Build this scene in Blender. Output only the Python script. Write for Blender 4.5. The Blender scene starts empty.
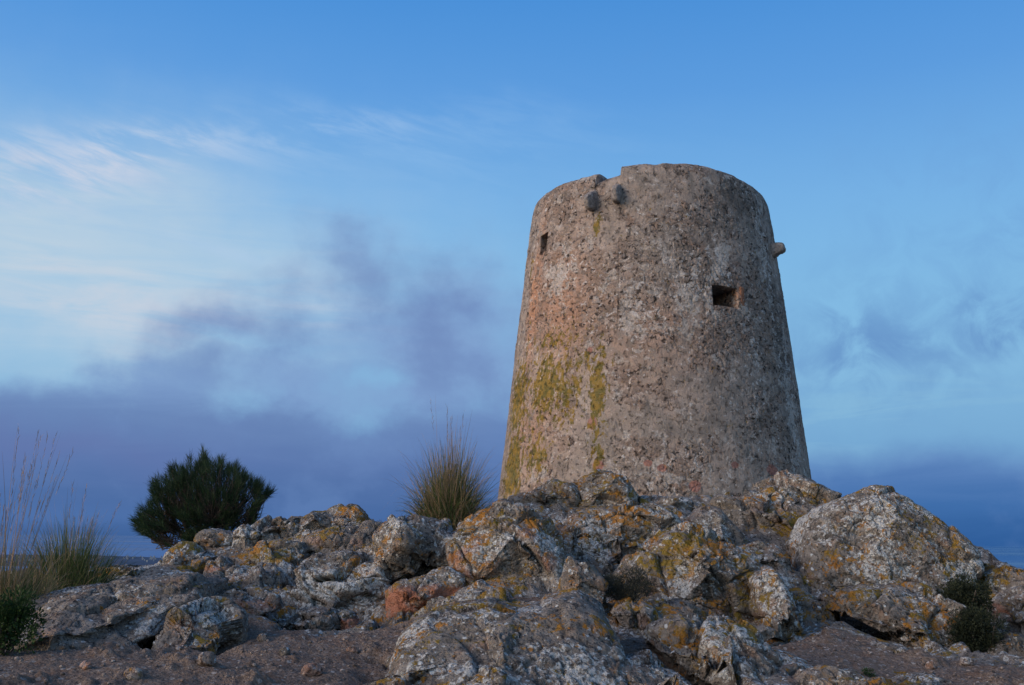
import bpy, bmesh, math, random
import numpy as np
from mathutils import Vector, Matrix

R = math.radians
scene = bpy.context.scene
COL = scene.collection

# ------------------------------------------------------------------ camera
FPX = 995.0
PITCH = R(11.10)
ROLL = R(0.7)
cam_d = bpy.data.cameras.new('camera')
cam_d.sensor_width = 36.0
cam_d.lens = FPX * 36.0 / 1024.0
cam_d.clip_start = 0.1
cam_d.clip_end = 400000.0
cam = bpy.data.objects.new('camera', cam_d)
COL.objects.link(cam)
cam.location = (0, 0, 0)
cam.rotation_euler = (Matrix.Rotation(R(90) + PITCH, 3, 'X') @ Matrix.Rotation(ROLL, 3, 'Z')).to_euler()
scene.camera = cam
cam_d.dof.use_dof = False

# ------------------------------------------------------------------ light
SUN_EL = R(9.0)
SUN_AZ = R(-116.0)      # from +Y clockwise: behind the camera, to the left
SUN_STRENGTH = 2.15
sd = bpy.data.lights.new('sun', 'SUN')
sd.energy = SUN_STRENGTH
sd.angle = R(35)
sd.color = (1.0, 0.80, 0.68)
sun = bpy.data.objects.new('sun', sd)
COL.objects.link(sun)
sdir = Vector((math.sin(SUN_AZ) * math.cos(R(24)), math.cos(SUN_AZ) * math.cos(R(24)), math.sin(R(24))))
sun.rotation_euler = sdir.to_track_quat('Z', 'Y').to_euler()

scene.view_settings.view_transform = 'Standard'
scene.view_settings.look = 'None'
scene.view_settings.gamma = 1
scene.view_settings.exposure = 0.0
scene.view_settings.use_curve_mapping = False

# ------------------------------------------------------------------ node helper
class NT:
    def __init__(self, tree):
        self.t = tree
        tree.nodes.clear()
    def n(self, kind, **kw):
        nd = self.t.nodes.new(kind)
        for k, v in kw.items():
            setattr(nd, k, v)
        return nd
    def l(self, a, b):
        self.t.links.new(a, b)
    def put(self, sock, v):
        if hasattr(v, 'links') or isinstance(v, bpy.types.NodeSocket):
            self.l(v, sock)
        else:
            if isinstance(v, (tuple, list)) and len(v) == 3 and sock.type == 'RGBA':
                v = (*v, 1)
            sock.default_value = v
    def m(self, op, a, b=None, c=None, clamp=False):
        nd = self.n('ShaderNodeMath', operation=op)
        nd.use_clamp = clamp
        self.put(nd.inputs[0], a)
        if b is not None: self.put(nd.inputs[1], b)
        if c is not None: self.put(nd.inputs[2], c)
        return nd.outputs[0]
    def add(self, a, b): return self.m('ADD', a, b)
    def sub(self, a, b): return self.m('SUBTRACT', a, b)
    def mul(self, a, b): return self.m('MULTIPLY', a, b)
    def div(self, a, b): return self.m('DIVIDE', a, b)
    def ss(self, x, lo, hi):
        nd = self.n('ShaderNodeMapRange', interpolation_type='SMOOTHSTEP')
        self.put(nd.inputs[0], x)
        if lo <= hi:
            nd.inputs[1].default_value = lo; nd.inputs[2].default_value = hi
            nd.inputs[3].default_value = 0; nd.inputs[4].default_value = 1
        else:
            nd.inputs[1].default_value = hi; nd.inputs[2].default_value = lo
            nd.inputs[3].default_value = 1; nd.inputs[4].default_value = 0
        return nd.outputs[0]
    def mix(self, f, a, b, mode='MIX'):
        nd = self.n('ShaderNodeMix', data_type='RGBA', blend_type=mode)
        self.put(nd.inputs[0], f); self.put(nd.inputs[6], a); self.put(nd.inputs[7], b)
        return nd.outputs[2]
    def noise(self, vec, scale, detail=4, rough=0.55, dist=0.0, lac=2.0):
        nd = self.n('ShaderNodeTexNoise', noise_dimensions='3D')
        self.put(nd.inputs['Vector'], vec)
        nd.inputs['Scale'].default_value = scale
        nd.inputs['Detail'].default_value = detail
        nd.inputs['Roughness'].default_value = rough
        nd.inputs['Lacunarity'].default_value = lac
        nd.inputs['Distortion'].default_value = dist
        return nd.outputs[0]
    def vor(self, vec, scale, feature='F1', rnd=1.0):
        nd = self.n('ShaderNodeTexVoronoi', voronoi_dimensions='3D', feature=feature)
        self.put(nd.inputs['Vector'], vec)
        nd.inputs['Scale'].default_value = scale
        nd.inputs['Randomness'].default_value = rnd
        return nd
    def ramp(self, f, stops, interp='LINEAR'):
        nd = self.n('ShaderNodeValToRGB')
        cr = nd.color_ramp
        cr.interpolation = interp
        while len(cr.elements) < len(stops): cr.elements.new(0.5)
        for e, (p, c) in zip(cr.elements, stops):
            e.position = p; e.color = (*c, 1)
        self.put(nd.inputs[0], f)
        return nd.outputs[0]
    def comb(self, x, y, z):
        nd = self.n('ShaderNodeCombineXYZ')
        self.put(nd.inputs[0], x); self.put(nd.inputs[1], y); self.put(nd.inputs[2], z)
        return nd.outputs[0]
    def vscale(self, v, s):
        nd = self.n('ShaderNodeVectorMath', operation='MULTIPLY')
        self.put(nd.inputs[0], v); nd.inputs[1].default_value = s
        return nd.outputs[0]
    def vadd(self, a, b):
        nd = self.n('ShaderNodeVectorMath', operation='ADD')
        self.put(nd.inputs[0], a); self.put(nd.inputs[1], b)
        return nd.outputs[0]

def lin(r, g, b):
    f = lambda c: (c / 255.0 / 12.92) if c / 255.0 <= 0.04045 else ((c / 255.0 + 0.055) / 1.055) ** 2.4
    return (f(r), f(g), f(b))

# ------------------------------------------------------------------ world
world = bpy.data.worlds.new('World')
scene.world = world
world.use_nodes = True
w = NT(world.node_tree)
SKY_STRENGTH = 0.10
sky = w.n('ShaderNodeTexSky', sky_type='NISHITA')
sky.sun_disc = False
sky.sun_elevation = SUN_EL
sky.sun_rotation = SUN_AZ
sky.altitude = 300
sky.air_density = 1.0
sky.dust_density = 1.0
sky.ozone_density = 2.0
tc = w.n('ShaderNodeTexCoord')
sep = w.n('ShaderNodeSeparateXYZ'); w.l(tc.outputs['Generated'], sep.inputs[0])
DX, DY, DZ = sep.outputs
el = w.mul(w.m('ARCSINE', DZ), 57.2958)            # elevation in degrees
az = w.mul(w.m('ARCTAN2', DX, DY), 57.2958)        # azimuth, 0 = +Y, + to the east
# coordinates on a flat cloud layer, so that clouds shrink towards the horizon
den = w.m('MAXIMUM', w.add(DZ, 0.10), 0.04)
cl = w.comb(w.div(DX, den), w.div(DY, den), 0.0)
angv = w.comb(w.mul(az, 0.1), w.mul(el, 0.1), 0.0)
nw = w.n('ShaderNodeTexNoise'); w.l(angv, nw.inputs['Vector'])
nw.inputs['Scale'].default_value = 1.6; nw.inputs['Detail'].default_value = 5; nw.inputs['Roughness'].default_value = .55
ws = w.n('ShaderNodeSeparateXYZ'); w.l(nw.outputs['Color'], ws.inputs[0])
azd = w.add(az, w.mul(w.sub(ws.outputs[0], 0.5), 11.0))
eld = w.add(el, w.mul(w.sub(ws.outputs[1], 0.5), 6.5))
def blob(a0, e0, ra, re, tilt=0.0, a=None, e=None):
    a = a or azd; e = e or eld
    dx = w.sub(a, a0); dy = w.sub(w.sub(e, e0), w.mul(dx, tilt))
    q = w.add(w.m('POWER', w.m('ABSOLUTE', w.div(dx, ra)), 2.0), w.m('POWER', w.m('ABSOLUTE', w.div(dy, re)), 2.0))
    return w.m('EXPONENT', w.mul(q, -1.0))
def PA(px): return math.degrees(math.atan((px - 512) / FPX))
def PE(py): return 11.1 + math.degrees(math.atan((342 - py) / FPX))

base = w.mix(1.0, sky.outputs[0], (1.0, 1.0, 1.0), 'MULTIPLY')
SK = 1.0 / SKY_STRENGTH
def C(r, g, b, k=1.0):
    c = lin(r, g, b); return tuple(x * k * SK for x in c)
# the clear sky between the clouds, matched by height above the horizon
clear = w.n('ShaderNodeValToRGB')
cr = clear.color_ramp
stops = [(0.0, (84, 124, 182)), (5, (118, 168, 210)), (9, (132, 184, 222)), (14, (130, 186, 228)), (19, (118, 176, 228)),
         (25, (93, 156, 222)), (31, (72, 142, 215)), (60, (52, 112, 190))]
while len(cr.elements) < len(stops): cr.elements.new(0.5)
for e_, (p, c) in zip(cr.elements, stops):
    e_.position = p / 60.0; e_.color = (*lin(*c), 1)
w.l(w.div(el, 60.0), clear.inputs[0])
clr = w.mix(1.0, clear.outputs[0], (SK, SK, SK), 'MULTIPLY')
# Nishita keeps the glow on the sunset side behind the camera; the far side takes the measured blue
far = w.ss(DY, -0.35, 0.35)
tinted = w.mix(1.0, sky.outputs[0], (3.1, 3.1, 3.4), 'MULTIPLY')
col = w.mix(far, tinted, clr)

n_bil = w.noise(w.vadd(w.vscale(angv, (1, 1.25, 1)), (2.2, 5.1, 0)), 1.25, 8, .56)
n_big = w.noise(angv, 1.1, 6, .55)
n_fine = w.noise(w.vadd(angv, (7.3, 2.1, 0)), 3.2, 7, .6, .6)
n_str = w.noise(w.vscale(angv, (0.5, 3.2, 1)), 2.0, 6, .6, .8)        # level streaks
n_cir = w.noise(w.comb(w.add(w.mul(az, .10), w.mul(el, .12)), w.add(w.mul(el, .40), w.mul(az, .05)), 1.7), 2.0, 8, .62, .35)
# 1 pale veil on the left
veil = w.mul(blob(PA(20), PE(285), 18, 6.2), w.add(0.45, w.mul(n_str, 0.9)))
col = w.mix(w.m('MULTIPLY', veil, 1.0, clamp=True), col, C(186, 208, 225))
veil2 = w.mul(blob(PA(130), PE(320), 11, 1.9), w.ss(n_str, .35, .62))
col = w.mix(w.m('MULTIPLY', veil2, 0.7, clamp=True), col, C(200, 208, 222))
# 2 cirrus wisps
cir = w.mul(blob(PA(45), PE(205), 5.5, 1.7, 0.22, w.add(az, w.mul(w.sub(ws.outputs[0], .5), 2)), w.add(el, w.mul(w.sub(ws.outputs[1], .5), 3))), w.ss(n_cir, .40, .68))
cir5 = w.mul(blob(PA(130), PE(172), 8.5, .9, .13, az, w.add(el, w.mul(w.sub(ws.outputs[1], .5), 3.2))), w.ss(n_cir, .36, .66))
col = w.mix(w.m('MULTIPLY', cir5, 0.6, clamp=True), col, C(180, 204, 232))
cir2 = w.mul(blob(PA(330), PE(131), 5.0, .8, .10, az, w.add(el, w.mul(w.sub(ws.outputs[1], .5), 2.2))), w.ss(n_cir, .42, .75))
cir3 = w.mul(blob(PA(420), PE(145), 12, 2.0), w.ss(n_cir, .3, .8))
cir4 = w.mul(blob(PA(215), PE(262), 3.0, .35, -.18, az, w.add(el, w.mul(w.sub(ws.outputs[1], .5), 2.2))), .7)
col = w.mix(w.m('MULTIPLY', cir, 1.0, clamp=True), col, C(206, 212, 228))
col = w.mix(w.m('MULTIPLY', cir2, 0.55, clamp=True), col, C(176, 203, 235))
col = w.mix(w.m('MULTIPLY', cir3, 0.28, clamp=True), col, C(160, 200, 238))
col = w.mix(w.m('MULTIPLY', cir4, 0.35, clamp=True), col, C(180, 205, 235))
# 3 violet grey plume rising towards the tower
pl = w.m('MAXIMUM', blob(PA(440), PE(355), 11.5, 5.6, -.05), w.mul(blob(PA(365), PE(270), 4.8, 4.0, -.35), .62))
pl = w.m('MAXIMUM', pl, w.mul(blob(PA(240), PE(335), 6.5, 2.0), .7))
pl = w.m('MAXIMUM', pl, w.mul(blob(PA(370), PE(395), 13.0, 2.6), 1.05))
pl = w.ss(w.add(pl, w.mul(w.sub(n_bil, .5), 1.25)), .10, 1.05)
col = w.mix(w.m('MULTIPLY', pl, 0.88, clamp=True), col, w.mix(w.ss(n_bil, .4, .62), C(124, 154, 202), C(110, 135, 186)))
hole = blob(PA(357), PE(392), 1.5, .75)
# 4 grey patches right
gp = w.mul(w.m('MAXIMUM', blob(PA(870), PE(365), 5.5, 2.8), blob(PA(1040), PE(335), 4.5, 2.6)), w.ss(n_fine, .32, .62))
col = w.mix(w.m('MULTIPLY', gp, 0.8, clamp=True), col, C(98, 141, 196))
gq = w.mul(blob(PA(1000), PE(250), 8, 5), w.ss(n_fine, .4, .7))
col = w.mix(w.m('MULTIPLY', gq, 0.3, clamp=True), col, C(104, 150, 208))
# thin level streaks above the right bank
st = w.mul(w.ss(n_str, .47, .60), blob(PA(900), PE(425), 10, 1.6))
col = w.mix(w.m('MULTIPLY', st, 0.45, clamp=True), col, C(140, 188, 218))
# 5 low bank all round the horizon: higher on the left, level on the right
top = w.add(w.mul(w.ss(az, 12, -6), 3.2), 4.6)
bank = w.ss(w.sub(w.add(top, w.add(w.mul(w.sub(n_bil, .5), w.add(4.2, w.mul(w.ss(az, 8, -8), 5.0))), 0.0)), el), -1.0, 1.5)
bankc = w.ramp(w.div(w.add(el, w.mul(w.sub(n_str, .5), 2.0)), 8.0),
               [(0.0, lin(62, 97, 151)), (.22, lin(76, 108, 162)), (.5, lin(91, 119, 172)), (.8, lin(105, 134, 183)), (1.0, lin(124, 156, 202))])
bankr = w.ramp(w.div(w.add(el, w.mul(w.sub(n_str, .5), 2.0)), 8.0),
               [(0.0, lin(46, 92, 152)), (.25, lin(62, 108, 168)), (.55, lin(94, 132, 188)), (.8, lin(98, 136, 192)), (1.0, lin(104, 142, 198))])
bc = w.mix(w.ss(az, -6, 14), bankc, bankr)
bc = w.mix(w.mul(w.ss(n_bil, .52, .34), .32), bc, lin(114, 146, 198))
bc = w.mix(w.mul(blob(PA(60), PE(455), 7, 1.4), .35), bc, lin(104, 112, 166))
bc = w.mix(1.0, bc, (SK, SK, SK), 'MULTIPLY')
col = w.mix(w.mul(bank, w.mul(.97, w.ss(DY, -.5, .2))), col, bc)
col = w.mix(w.m('MULTIPLY', hole, 0.9, clamp=True), col, C(132, 178, 218))
# pale gap over the sea horizon, left
gap = blob(PA(60), PE(521), 14, .55, 0, az, w.add(el, w.mul(w.sub(n_str, .5), .8)))
col = w.mix(w.m('MULTIPLY', gap, 0.4, clamp=True), col, C(84, 120, 178))
# below the horizon
col = w.mix(w.ss(DZ, -0.004, -0.03), col, C(30, 50, 80))
bg = w.n('ShaderNodeBackground'); w.put(bg.inputs[0], col); bg.inputs[1].default_value = SKY_STRENGTH
wo = w.n('ShaderNodeOutputWorld'); w.l(bg.outputs[0], wo.inputs[0])
world.cycles.sampling_method = 'MANUAL'
world.cycles.sample_map_resolution = 512

# ------------------------------------------------------------------ numpy noise
_rs = np.random.RandomState(7)
_G = _rs.normal(size=(256, 3)); _G /= np.linalg.norm(_G, axis=1)[:, None]
_G = _G.astype(np.float32)
_RV = _rs.rand(1024, 4).astype(np.float32)
def _hash(ix, iy, iz, seed=0):
    h = (ix * 73856093) ^ (iy * 19349663) ^ (iz * 83492791) ^ (seed * 1013904223 & 0x7fffffff)
    h = h & 0x7fffffff
    h = (h ^ (h >> 13)) * 1274126177 & 0x7fffffff
    return (h ^ (h >> 16))
def _chunk(fn, P, *a, size=60000):
    out = [fn(P[i:i + size], *a) for i in range(0, len(P), size)]
    if isinstance(out[0], tuple):
        return tuple(np.concatenate([o[k] for o in out]) for k in range(len(out[0])))
    return np.concatenate(out)
def _perlin(P, seed):
    I = np.floor(P); F = (P - I).astype(np.float32); I = I.astype(np.int64)
    U = F * F * F * (F * (F * 6 - 15) + 10)
    res = 0
    for dx in (0, 1):
        wx = U[:, 0] if dx else 1 - U[:, 0]
        for dy in (0, 1):
            wy = U[:, 1] if dy else 1 - U[:, 1]
            for dz in (0, 1):
                wz = U[:, 2] if dz else 1 - U[:, 2]
                g = _G[_hash(I[:, 0] + dx, I[:, 1] + dy, I[:, 2] + dz, seed) & 255]
                d = g[:, 0] * (F[:, 0] - dx) + g[:, 1] * (F[:, 1] - dy) + g[:, 2] * (F[:, 2] - dz)
                res = res + wx * wy * wz * d
    return res * 1.5
def perlin(P, seed=0): return _chunk(_perlin, P, seed)
def fbm(P, octv=4, gain=.5, seed=0, ridged=False):
    a = 1.0; s = 0; f = 1.0; tot = 0
    for k in range(octv):
        n = perlin(P * f + 13.7 * k, seed + k)
        if ridged: n = 1 - 2 * np.abs(n)
        s = s + a * n; tot += a; a *= gain; f *= 2.03
    return s / tot
def _worley(P, seed):
    I = np.floor(P); F = (P - I).astype(np.float32); I = I.astype(np.int64)
    n = len(P)
    f1 = np.full(n, 9, np.float32); f2 = np.full(n, 9, np.float32); idd = np.zeros(n, np.int64)
    cx = np.zeros((n, 3), np.float32)
    for dx in (-1, 0, 1):
        for dy in (-1, 0, 1):
            for dz in (-1, 0, 1):
                h = _hash(I[:, 0] + dx, I[:, 1] + dy, I[:, 2] + dz, seed) & 1023
                r = _RV[h]
                vx = dx + r[:, 0] - F[:, 0]; vy = dy + r[:, 1] - F[:, 1]; vz = dz + r[:, 2] - F[:, 2]
                d = vx * vx + vy * vy + vz * vz
                m = d < f1
                f2 = np.where(m, f1, np.minimum(f2, d))
                f1 = np.where(m, d, f1)
                idd = np.where(m, h, idd)
                cx[m, 0] = -vx[m]; cx[m, 1] = -vy[m]; cx[m, 2] = -vz[m]
    return np.sqrt(f1), np.sqrt(f2), idd, cx
def worley(P, seed=0): return _chunk(_worley, P, seed)
def sstep(x, a, b):
    t = np.clip((x - a) / (b - a), 0, 1); return t * t * (3 - 2 * t)

def rock_disp(P, k=1.0, fine=1.0):
    """broken limestone: tilted blocks with cracks, lumps, pits (metres, along the normal)"""
    P = np.asarray(P, np.float64)
    W = np.stack([perlin(P * 1.7, 31), perlin(P * 1.7 + 9.1, 32), perlin(P * 1.7 + 4.2, 33)], 1)
    W2 = np.stack([perlin(P * 6, 41), perlin(P * 6 + 9.1, 42), perlin(P * 6 + 4.2, 43)], 1)
    d = 0.06 * k * fbm(P * 1.6, 3, .5, 1)
    # bedding dips gently to the right and away
    P0 = P; cb, sb = math.cos(.38), math.sin(.38)
    Q = Q0 = np.stack([P[:, 0] * cb - P[:, 2] * sb, P[:, 1], P[:, 0] * sb + P[:, 2] * cb], 1)
    Q = Q0 + W * 0.09 + W2 * .02
    f1, f2, h, cx = worley(Q * np.array([1.5, 1.5, 2.7]), 3)
    t = _RV[(h * 7 + 5) & 1023] - .5
    d += k * (0.10 * t[:, 0] + 0.22 * (cx * t[:, 1:4]).sum(1)) - 0.055 * k * np.exp(-(f2 - f1) / .035)
    f1, f2, h, cx = worley(Q * np.array([4.6, 4.6, 8.2]) + 3.3, 5)
    t = _RV[(h * 11 + 3) & 1023] - .5
    for q_, (sc_, am_, wd_) in enumerate(((1.1, .085, .012), (2.3, .045, .016), (4.6, .022, .02))):
        cn = perlin((Q + .05 * W2) * sc_ * np.array([1, 1, 1.5]) + 7.1 * q_, 61 + q_)
        d -= am_ * k * np.exp(-np.abs(cn) / wd_) * sstep(perlin(P * sc_ * .7 + 3.3, 71 + q_), -.25, .15)
    m = sstep(fbm(P * .9 + 5, 3, .5, 19), -.15, .2)
    d += k * (.35 + .65 * m) * (0.042 * t[:, 0] + 0.105 * (cx * t[:, 1:4]).sum(1) - 0.020 * np.exp(-(f2 - f1) / .05))
    d += 0.016 * fine * fbm(P * 6, 4, .6, 11, True)
    n = fbm(P * 22, 3, .6, 17)
    d += fine * (0.010 * n - 0.018 * sstep(n, .2, .5))
    return d

# ------------------------------------------------------------------ object helpers
def tag(o, label=None, cat=None, group=None, kind=None):
    if label: o['label'] = label
    if cat: o['category'] = cat
    if group: o['group'] = group
    if kind: o['kind'] = kind
    return o
def mesh_np(name, V, Fq, mat=None, parent=None, loc=None, smooth=True, attrs=None):
    me = bpy.data.meshes.new(name)
    V = np.asarray(V, np.float32).copy()
    if loc is not None and parent is None: V -= np.asarray(loc, np.float32)
    Fq = np.asarray(Fq, np.int32); k = Fq.shape[1]
    me.vertices.add(len(V)); me.vertices.foreach_set('co', V.ravel())
    me.loops.add(Fq.size); me.loops.foreach_set('vertex_index', Fq.ravel())
    me.polygons.add(len(Fq))
    me.polygons.foreach_set('loop_start', np.arange(0, Fq.size, k, dtype=np.int32))
    me.polygons.foreach_set('loop_total', np.full(len(Fq), k, np.int32))
    me.polygons.foreach_set('use_smooth', np.full(len(Fq), smooth, bool))
    me.update(calc_edges=True); me.validate()
    for an, av in (attrs or {}).items():
        a = me.attributes.new(an, 'FLOAT', 'POINT'); a.data.foreach_set('value', np.asarray(av, np.float32))
    if mat: me.materials.append(mat)
    o = bpy.data.objects.new(name, me); COL.objects.link(o)
    if parent is not None: o.parent = parent
    elif loc is not None: o.location = [float(x) for x in loc]
    return o
def empty(name, loc):
    o = bpy.data.objects.new(name, None); COL.objects.link(o); o.location = loc
    o.empty_display_size = .2
    return o
def at(px, py, Y):
    """the place in the world, at forward distance Y, that lies behind a pixel"""
    ex = (px - 512) / FPX; ev = (342.5 - py) / FPX
    dx = ex * math.cos(ROLL) - ev * math.sin(ROLL); dv = ex * math.sin(ROLL) + ev * math.cos(ROLL)
    dy = math.cos(PITCH) - dv * math.sin(PITCH)
    dz = math.sin(PITCH) + dv * math.cos(PITCH)
    return np.array([dx / dy * Y, Y, dz / dy * Y])
def vnormals(V, F):
    me = bpy.data.meshes.new('tmp'); V = np.asarray(V, np.float32); F = np.asarray(F, np.int32); k = F.shape[1]
    me.vertices.add(len(V)); me.vertices.foreach_set('co', V.ravel())
    me.loops.add(F.size); me.loops.foreach_set('vertex_index', F.ravel())
    me.polygons.add(len(F)); me.polygons.foreach_set('loop_start', np.arange(0, F.size, k, dtype=np.int32))
    me.polygons.foreach_set('loop_total', np.full(len(F), k, np.int32))
    me.update(calc_edges=True)
    N = np.empty(len(V) * 3, np.float32); me.vertices.foreach_get('normal', N)
    bpy.data.meshes.remove(me)
    return N.reshape(-1, 3)

# ------------------------------------------------------------------ materials
def new_mat(name):
    m = bpy.data.materials.new(name); m.use_nodes = True
    return m, NT(m.node_tree)
def finish(nt, col, rough=0.9, bump=None, dist=.01, strength=1.0, spec=.2, extra=None):
    p = nt.n('ShaderNodeBsdfPrincipled')
    nt.put(p.inputs['Base Color'], col); nt.put(p.inputs['Roughness'], rough)
    p.inputs['Specular IOR Level'].default_value = spec
    if bump is not None:
        b = nt.n('ShaderNodeBump'); b.inputs['Distance'].default_value = dist; b.inputs['Strength'].default_value = strength
        nt.put(b.inputs['Height'], bump); nt.l(b.outputs[0], p.inputs['Normal'])
    o = nt.n('ShaderNodeOutputMaterial'); nt.l(p.outputs[0], o.inputs[0])
    return p
def attr(nt, name):
    a = nt.n('ShaderNodeAttribute', attribute_name=name); return a.outputs['Fac']

def rock_color(t, pos, nz, pale, orange):
    n1 = t.noise(pos, 1.3, 5, .6)
    n2 = t.noise(pos, 9.0, 6, .65)
    n3 = t.noise(t.vadd(pos, (5, 5, 5)), 4.2, 6, .6, .4)
    c = t.ramp(n2, [(.25, (.065, .058, .050)), (.42, (.15, .132, .114)), (.56, (.235, .210, .184)), (.8, (.36, .33, .29))])
    c = t.mix(t.mul(t.ss(n3, .52, .68), .6), c, (.26, .155, .098))
    c = t.mix(t.mul(t.ss(n1, .52, .62), .35), c, (.13, .115, .105))
    # pale crust lichen: ragged crusts and round spots
    wl = t.noise(t.vadd(pos, (1.7, 8.2, 3.3)), 24, 6, .66, .5)
    wm = t.noise(t.vadd(pos, (9.7, 2.2, 6.3)), 2.2, 6, .62)
    up = t.ss(nz, -.40, .30)
    th_ = t.add(t.add(wl, t.mul(t.sub(wm, .5), 1.05)), t.mul(t.sub(pale, .5), .14))
    lim = t.mul(t.ss(th_, .548, .585), up)
    c = t.mix(t.mul(lim, .88), c, t.mix(t.ss(t.noise(pos, 60, 4, .7), .35, .65), (.25, .26, .25), (.62, .63, .61)))
    v = t.vor(t.vadd(pos, (3, 3, 3)), 17)
    cr_ = t.n('ShaderNodeSeparateColor'); t.l(v.outputs['Color'], cr_.inputs[0])
    spot = t.mul(t.ss(t.add(v.outputs['Distance'], t.mul(t.noise(pos, 45, 3), .45)), .50, .43), t.ss(t.add(cr_.outputs[0], t.mul(pale, .25)), .78, .80))
    c = t.mix(t.mul(t.mul(spot, up), .85), c, (.56, .59, .585))
    # black crust
    bl = t.noise(t.vadd(pos, (4.7, 4.2, 8.3)), 26, 6, .68)
    c = t.mix(t.mul(t.ss(bl, .535, .60), .8), c, (.030, .028, .027))
    # orange and mustard lichen
    om = t.noise(t.vadd(pos, (12.7, 5.2, 1.3)), 2.3, 4, .62)
    on = t.noise(t.vadd(pos, (2.7, 15.2, 7.3)), 15, 7, .72, .3)
    oth = t.add(t.add(on, t.mul(t.sub(om, .5), .7)), t.mul(t.sub(orange, .5), .12))
    lo = t.mul(t.ss(oth, .555, .60), up)
    oc = t.mix(t.ss(t.noise(pos, 3.1, 3), .4, .6), (.33, .145, .022), (.20, .135, .020))
    c = t.mix(t.mul(lo, .92), c, oc)
    return c, n2, wl, lim

def rock_bump(t, pos, n2, wl):
    fine = t.noise(pos, 42, 7, .72)
    pit = t.vor(t.vadd(pos, (.3, .9, .1)), 38)
    pits = t.ss(pit.outputs['Distance'], .12, .5)
    return t.add(t.add(t.mul(n2, 1.6), t.mul(wl, .8)), t.add(t.mul(fine, 1.3), t.mul(pits, .45)))

def make_rock(name='lichen_rock'):
    m, t = new_mat(name)
    g = t.n('ShaderNodeNewGeometry'); pos = g.outputs['Position']
    sp = t.n('ShaderNodeSeparateXYZ'); t.l(g.outputs['Normal'], sp.inputs[0])
    c, n2, wl, lim = rock_color(t, pos, sp.outputs[2], attr(t, 'pale'), attr(t, 'orange'))
    red = t.m('MULTIPLY', attr(t, 'red'), t.ss(t.noise(pos, 5, 5, .6), .33, .5), clamp=True)
    rc = t.ramp(n2, [(.3, (.26, .10, .058)), (.55, (.45, .19, .115)), (.75, (.52, .27, .18))])
    c = t.mix(t.mul(red, .92), c, rc)
    soil = attr(t, 'soil')
    g1 = t.noise(pos, 40, 5, .7); g2 = t.noise(pos, 5, 5, .6)
    sc = t.ramp(g1, [(.3, (.075, .054, .042)), (.46, (.165, .120, .090)), (.6, (.225, .178, .146)), (.72, (.40, .35, .31))])
    sc = t.mix(t.mul(t.ss(g2, .48, .66), .45), sc, (.17, .095, .06))
    sm = t.ss(t.add(soil, t.mul(t.sub(t.noise(pos, 9, 5, .6), .5), .9)), .42, .58)
    chip = t.vor(pos, 26); chc = t.n('ShaderNodeSeparateColor'); t.l(chip.outputs['Color'], chc.inputs[0])
    sc = t.mix(t.mul(t.mul(t.ss(chip.outputs['Distance'], .42, .34), t.ss(chc.outputs[0], .72, .75)), .8), sc, t.mix(chc.outputs[1], (.14, .11, .095), (.42, .385, .35)))
    c = t.mix(sm, c, sc)
    b = rock_bump(t, pos, n2, wl)
    finish(t, c, .93, b, .022, 1.0, .12)
    return m
ROCK = make_rock()

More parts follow.
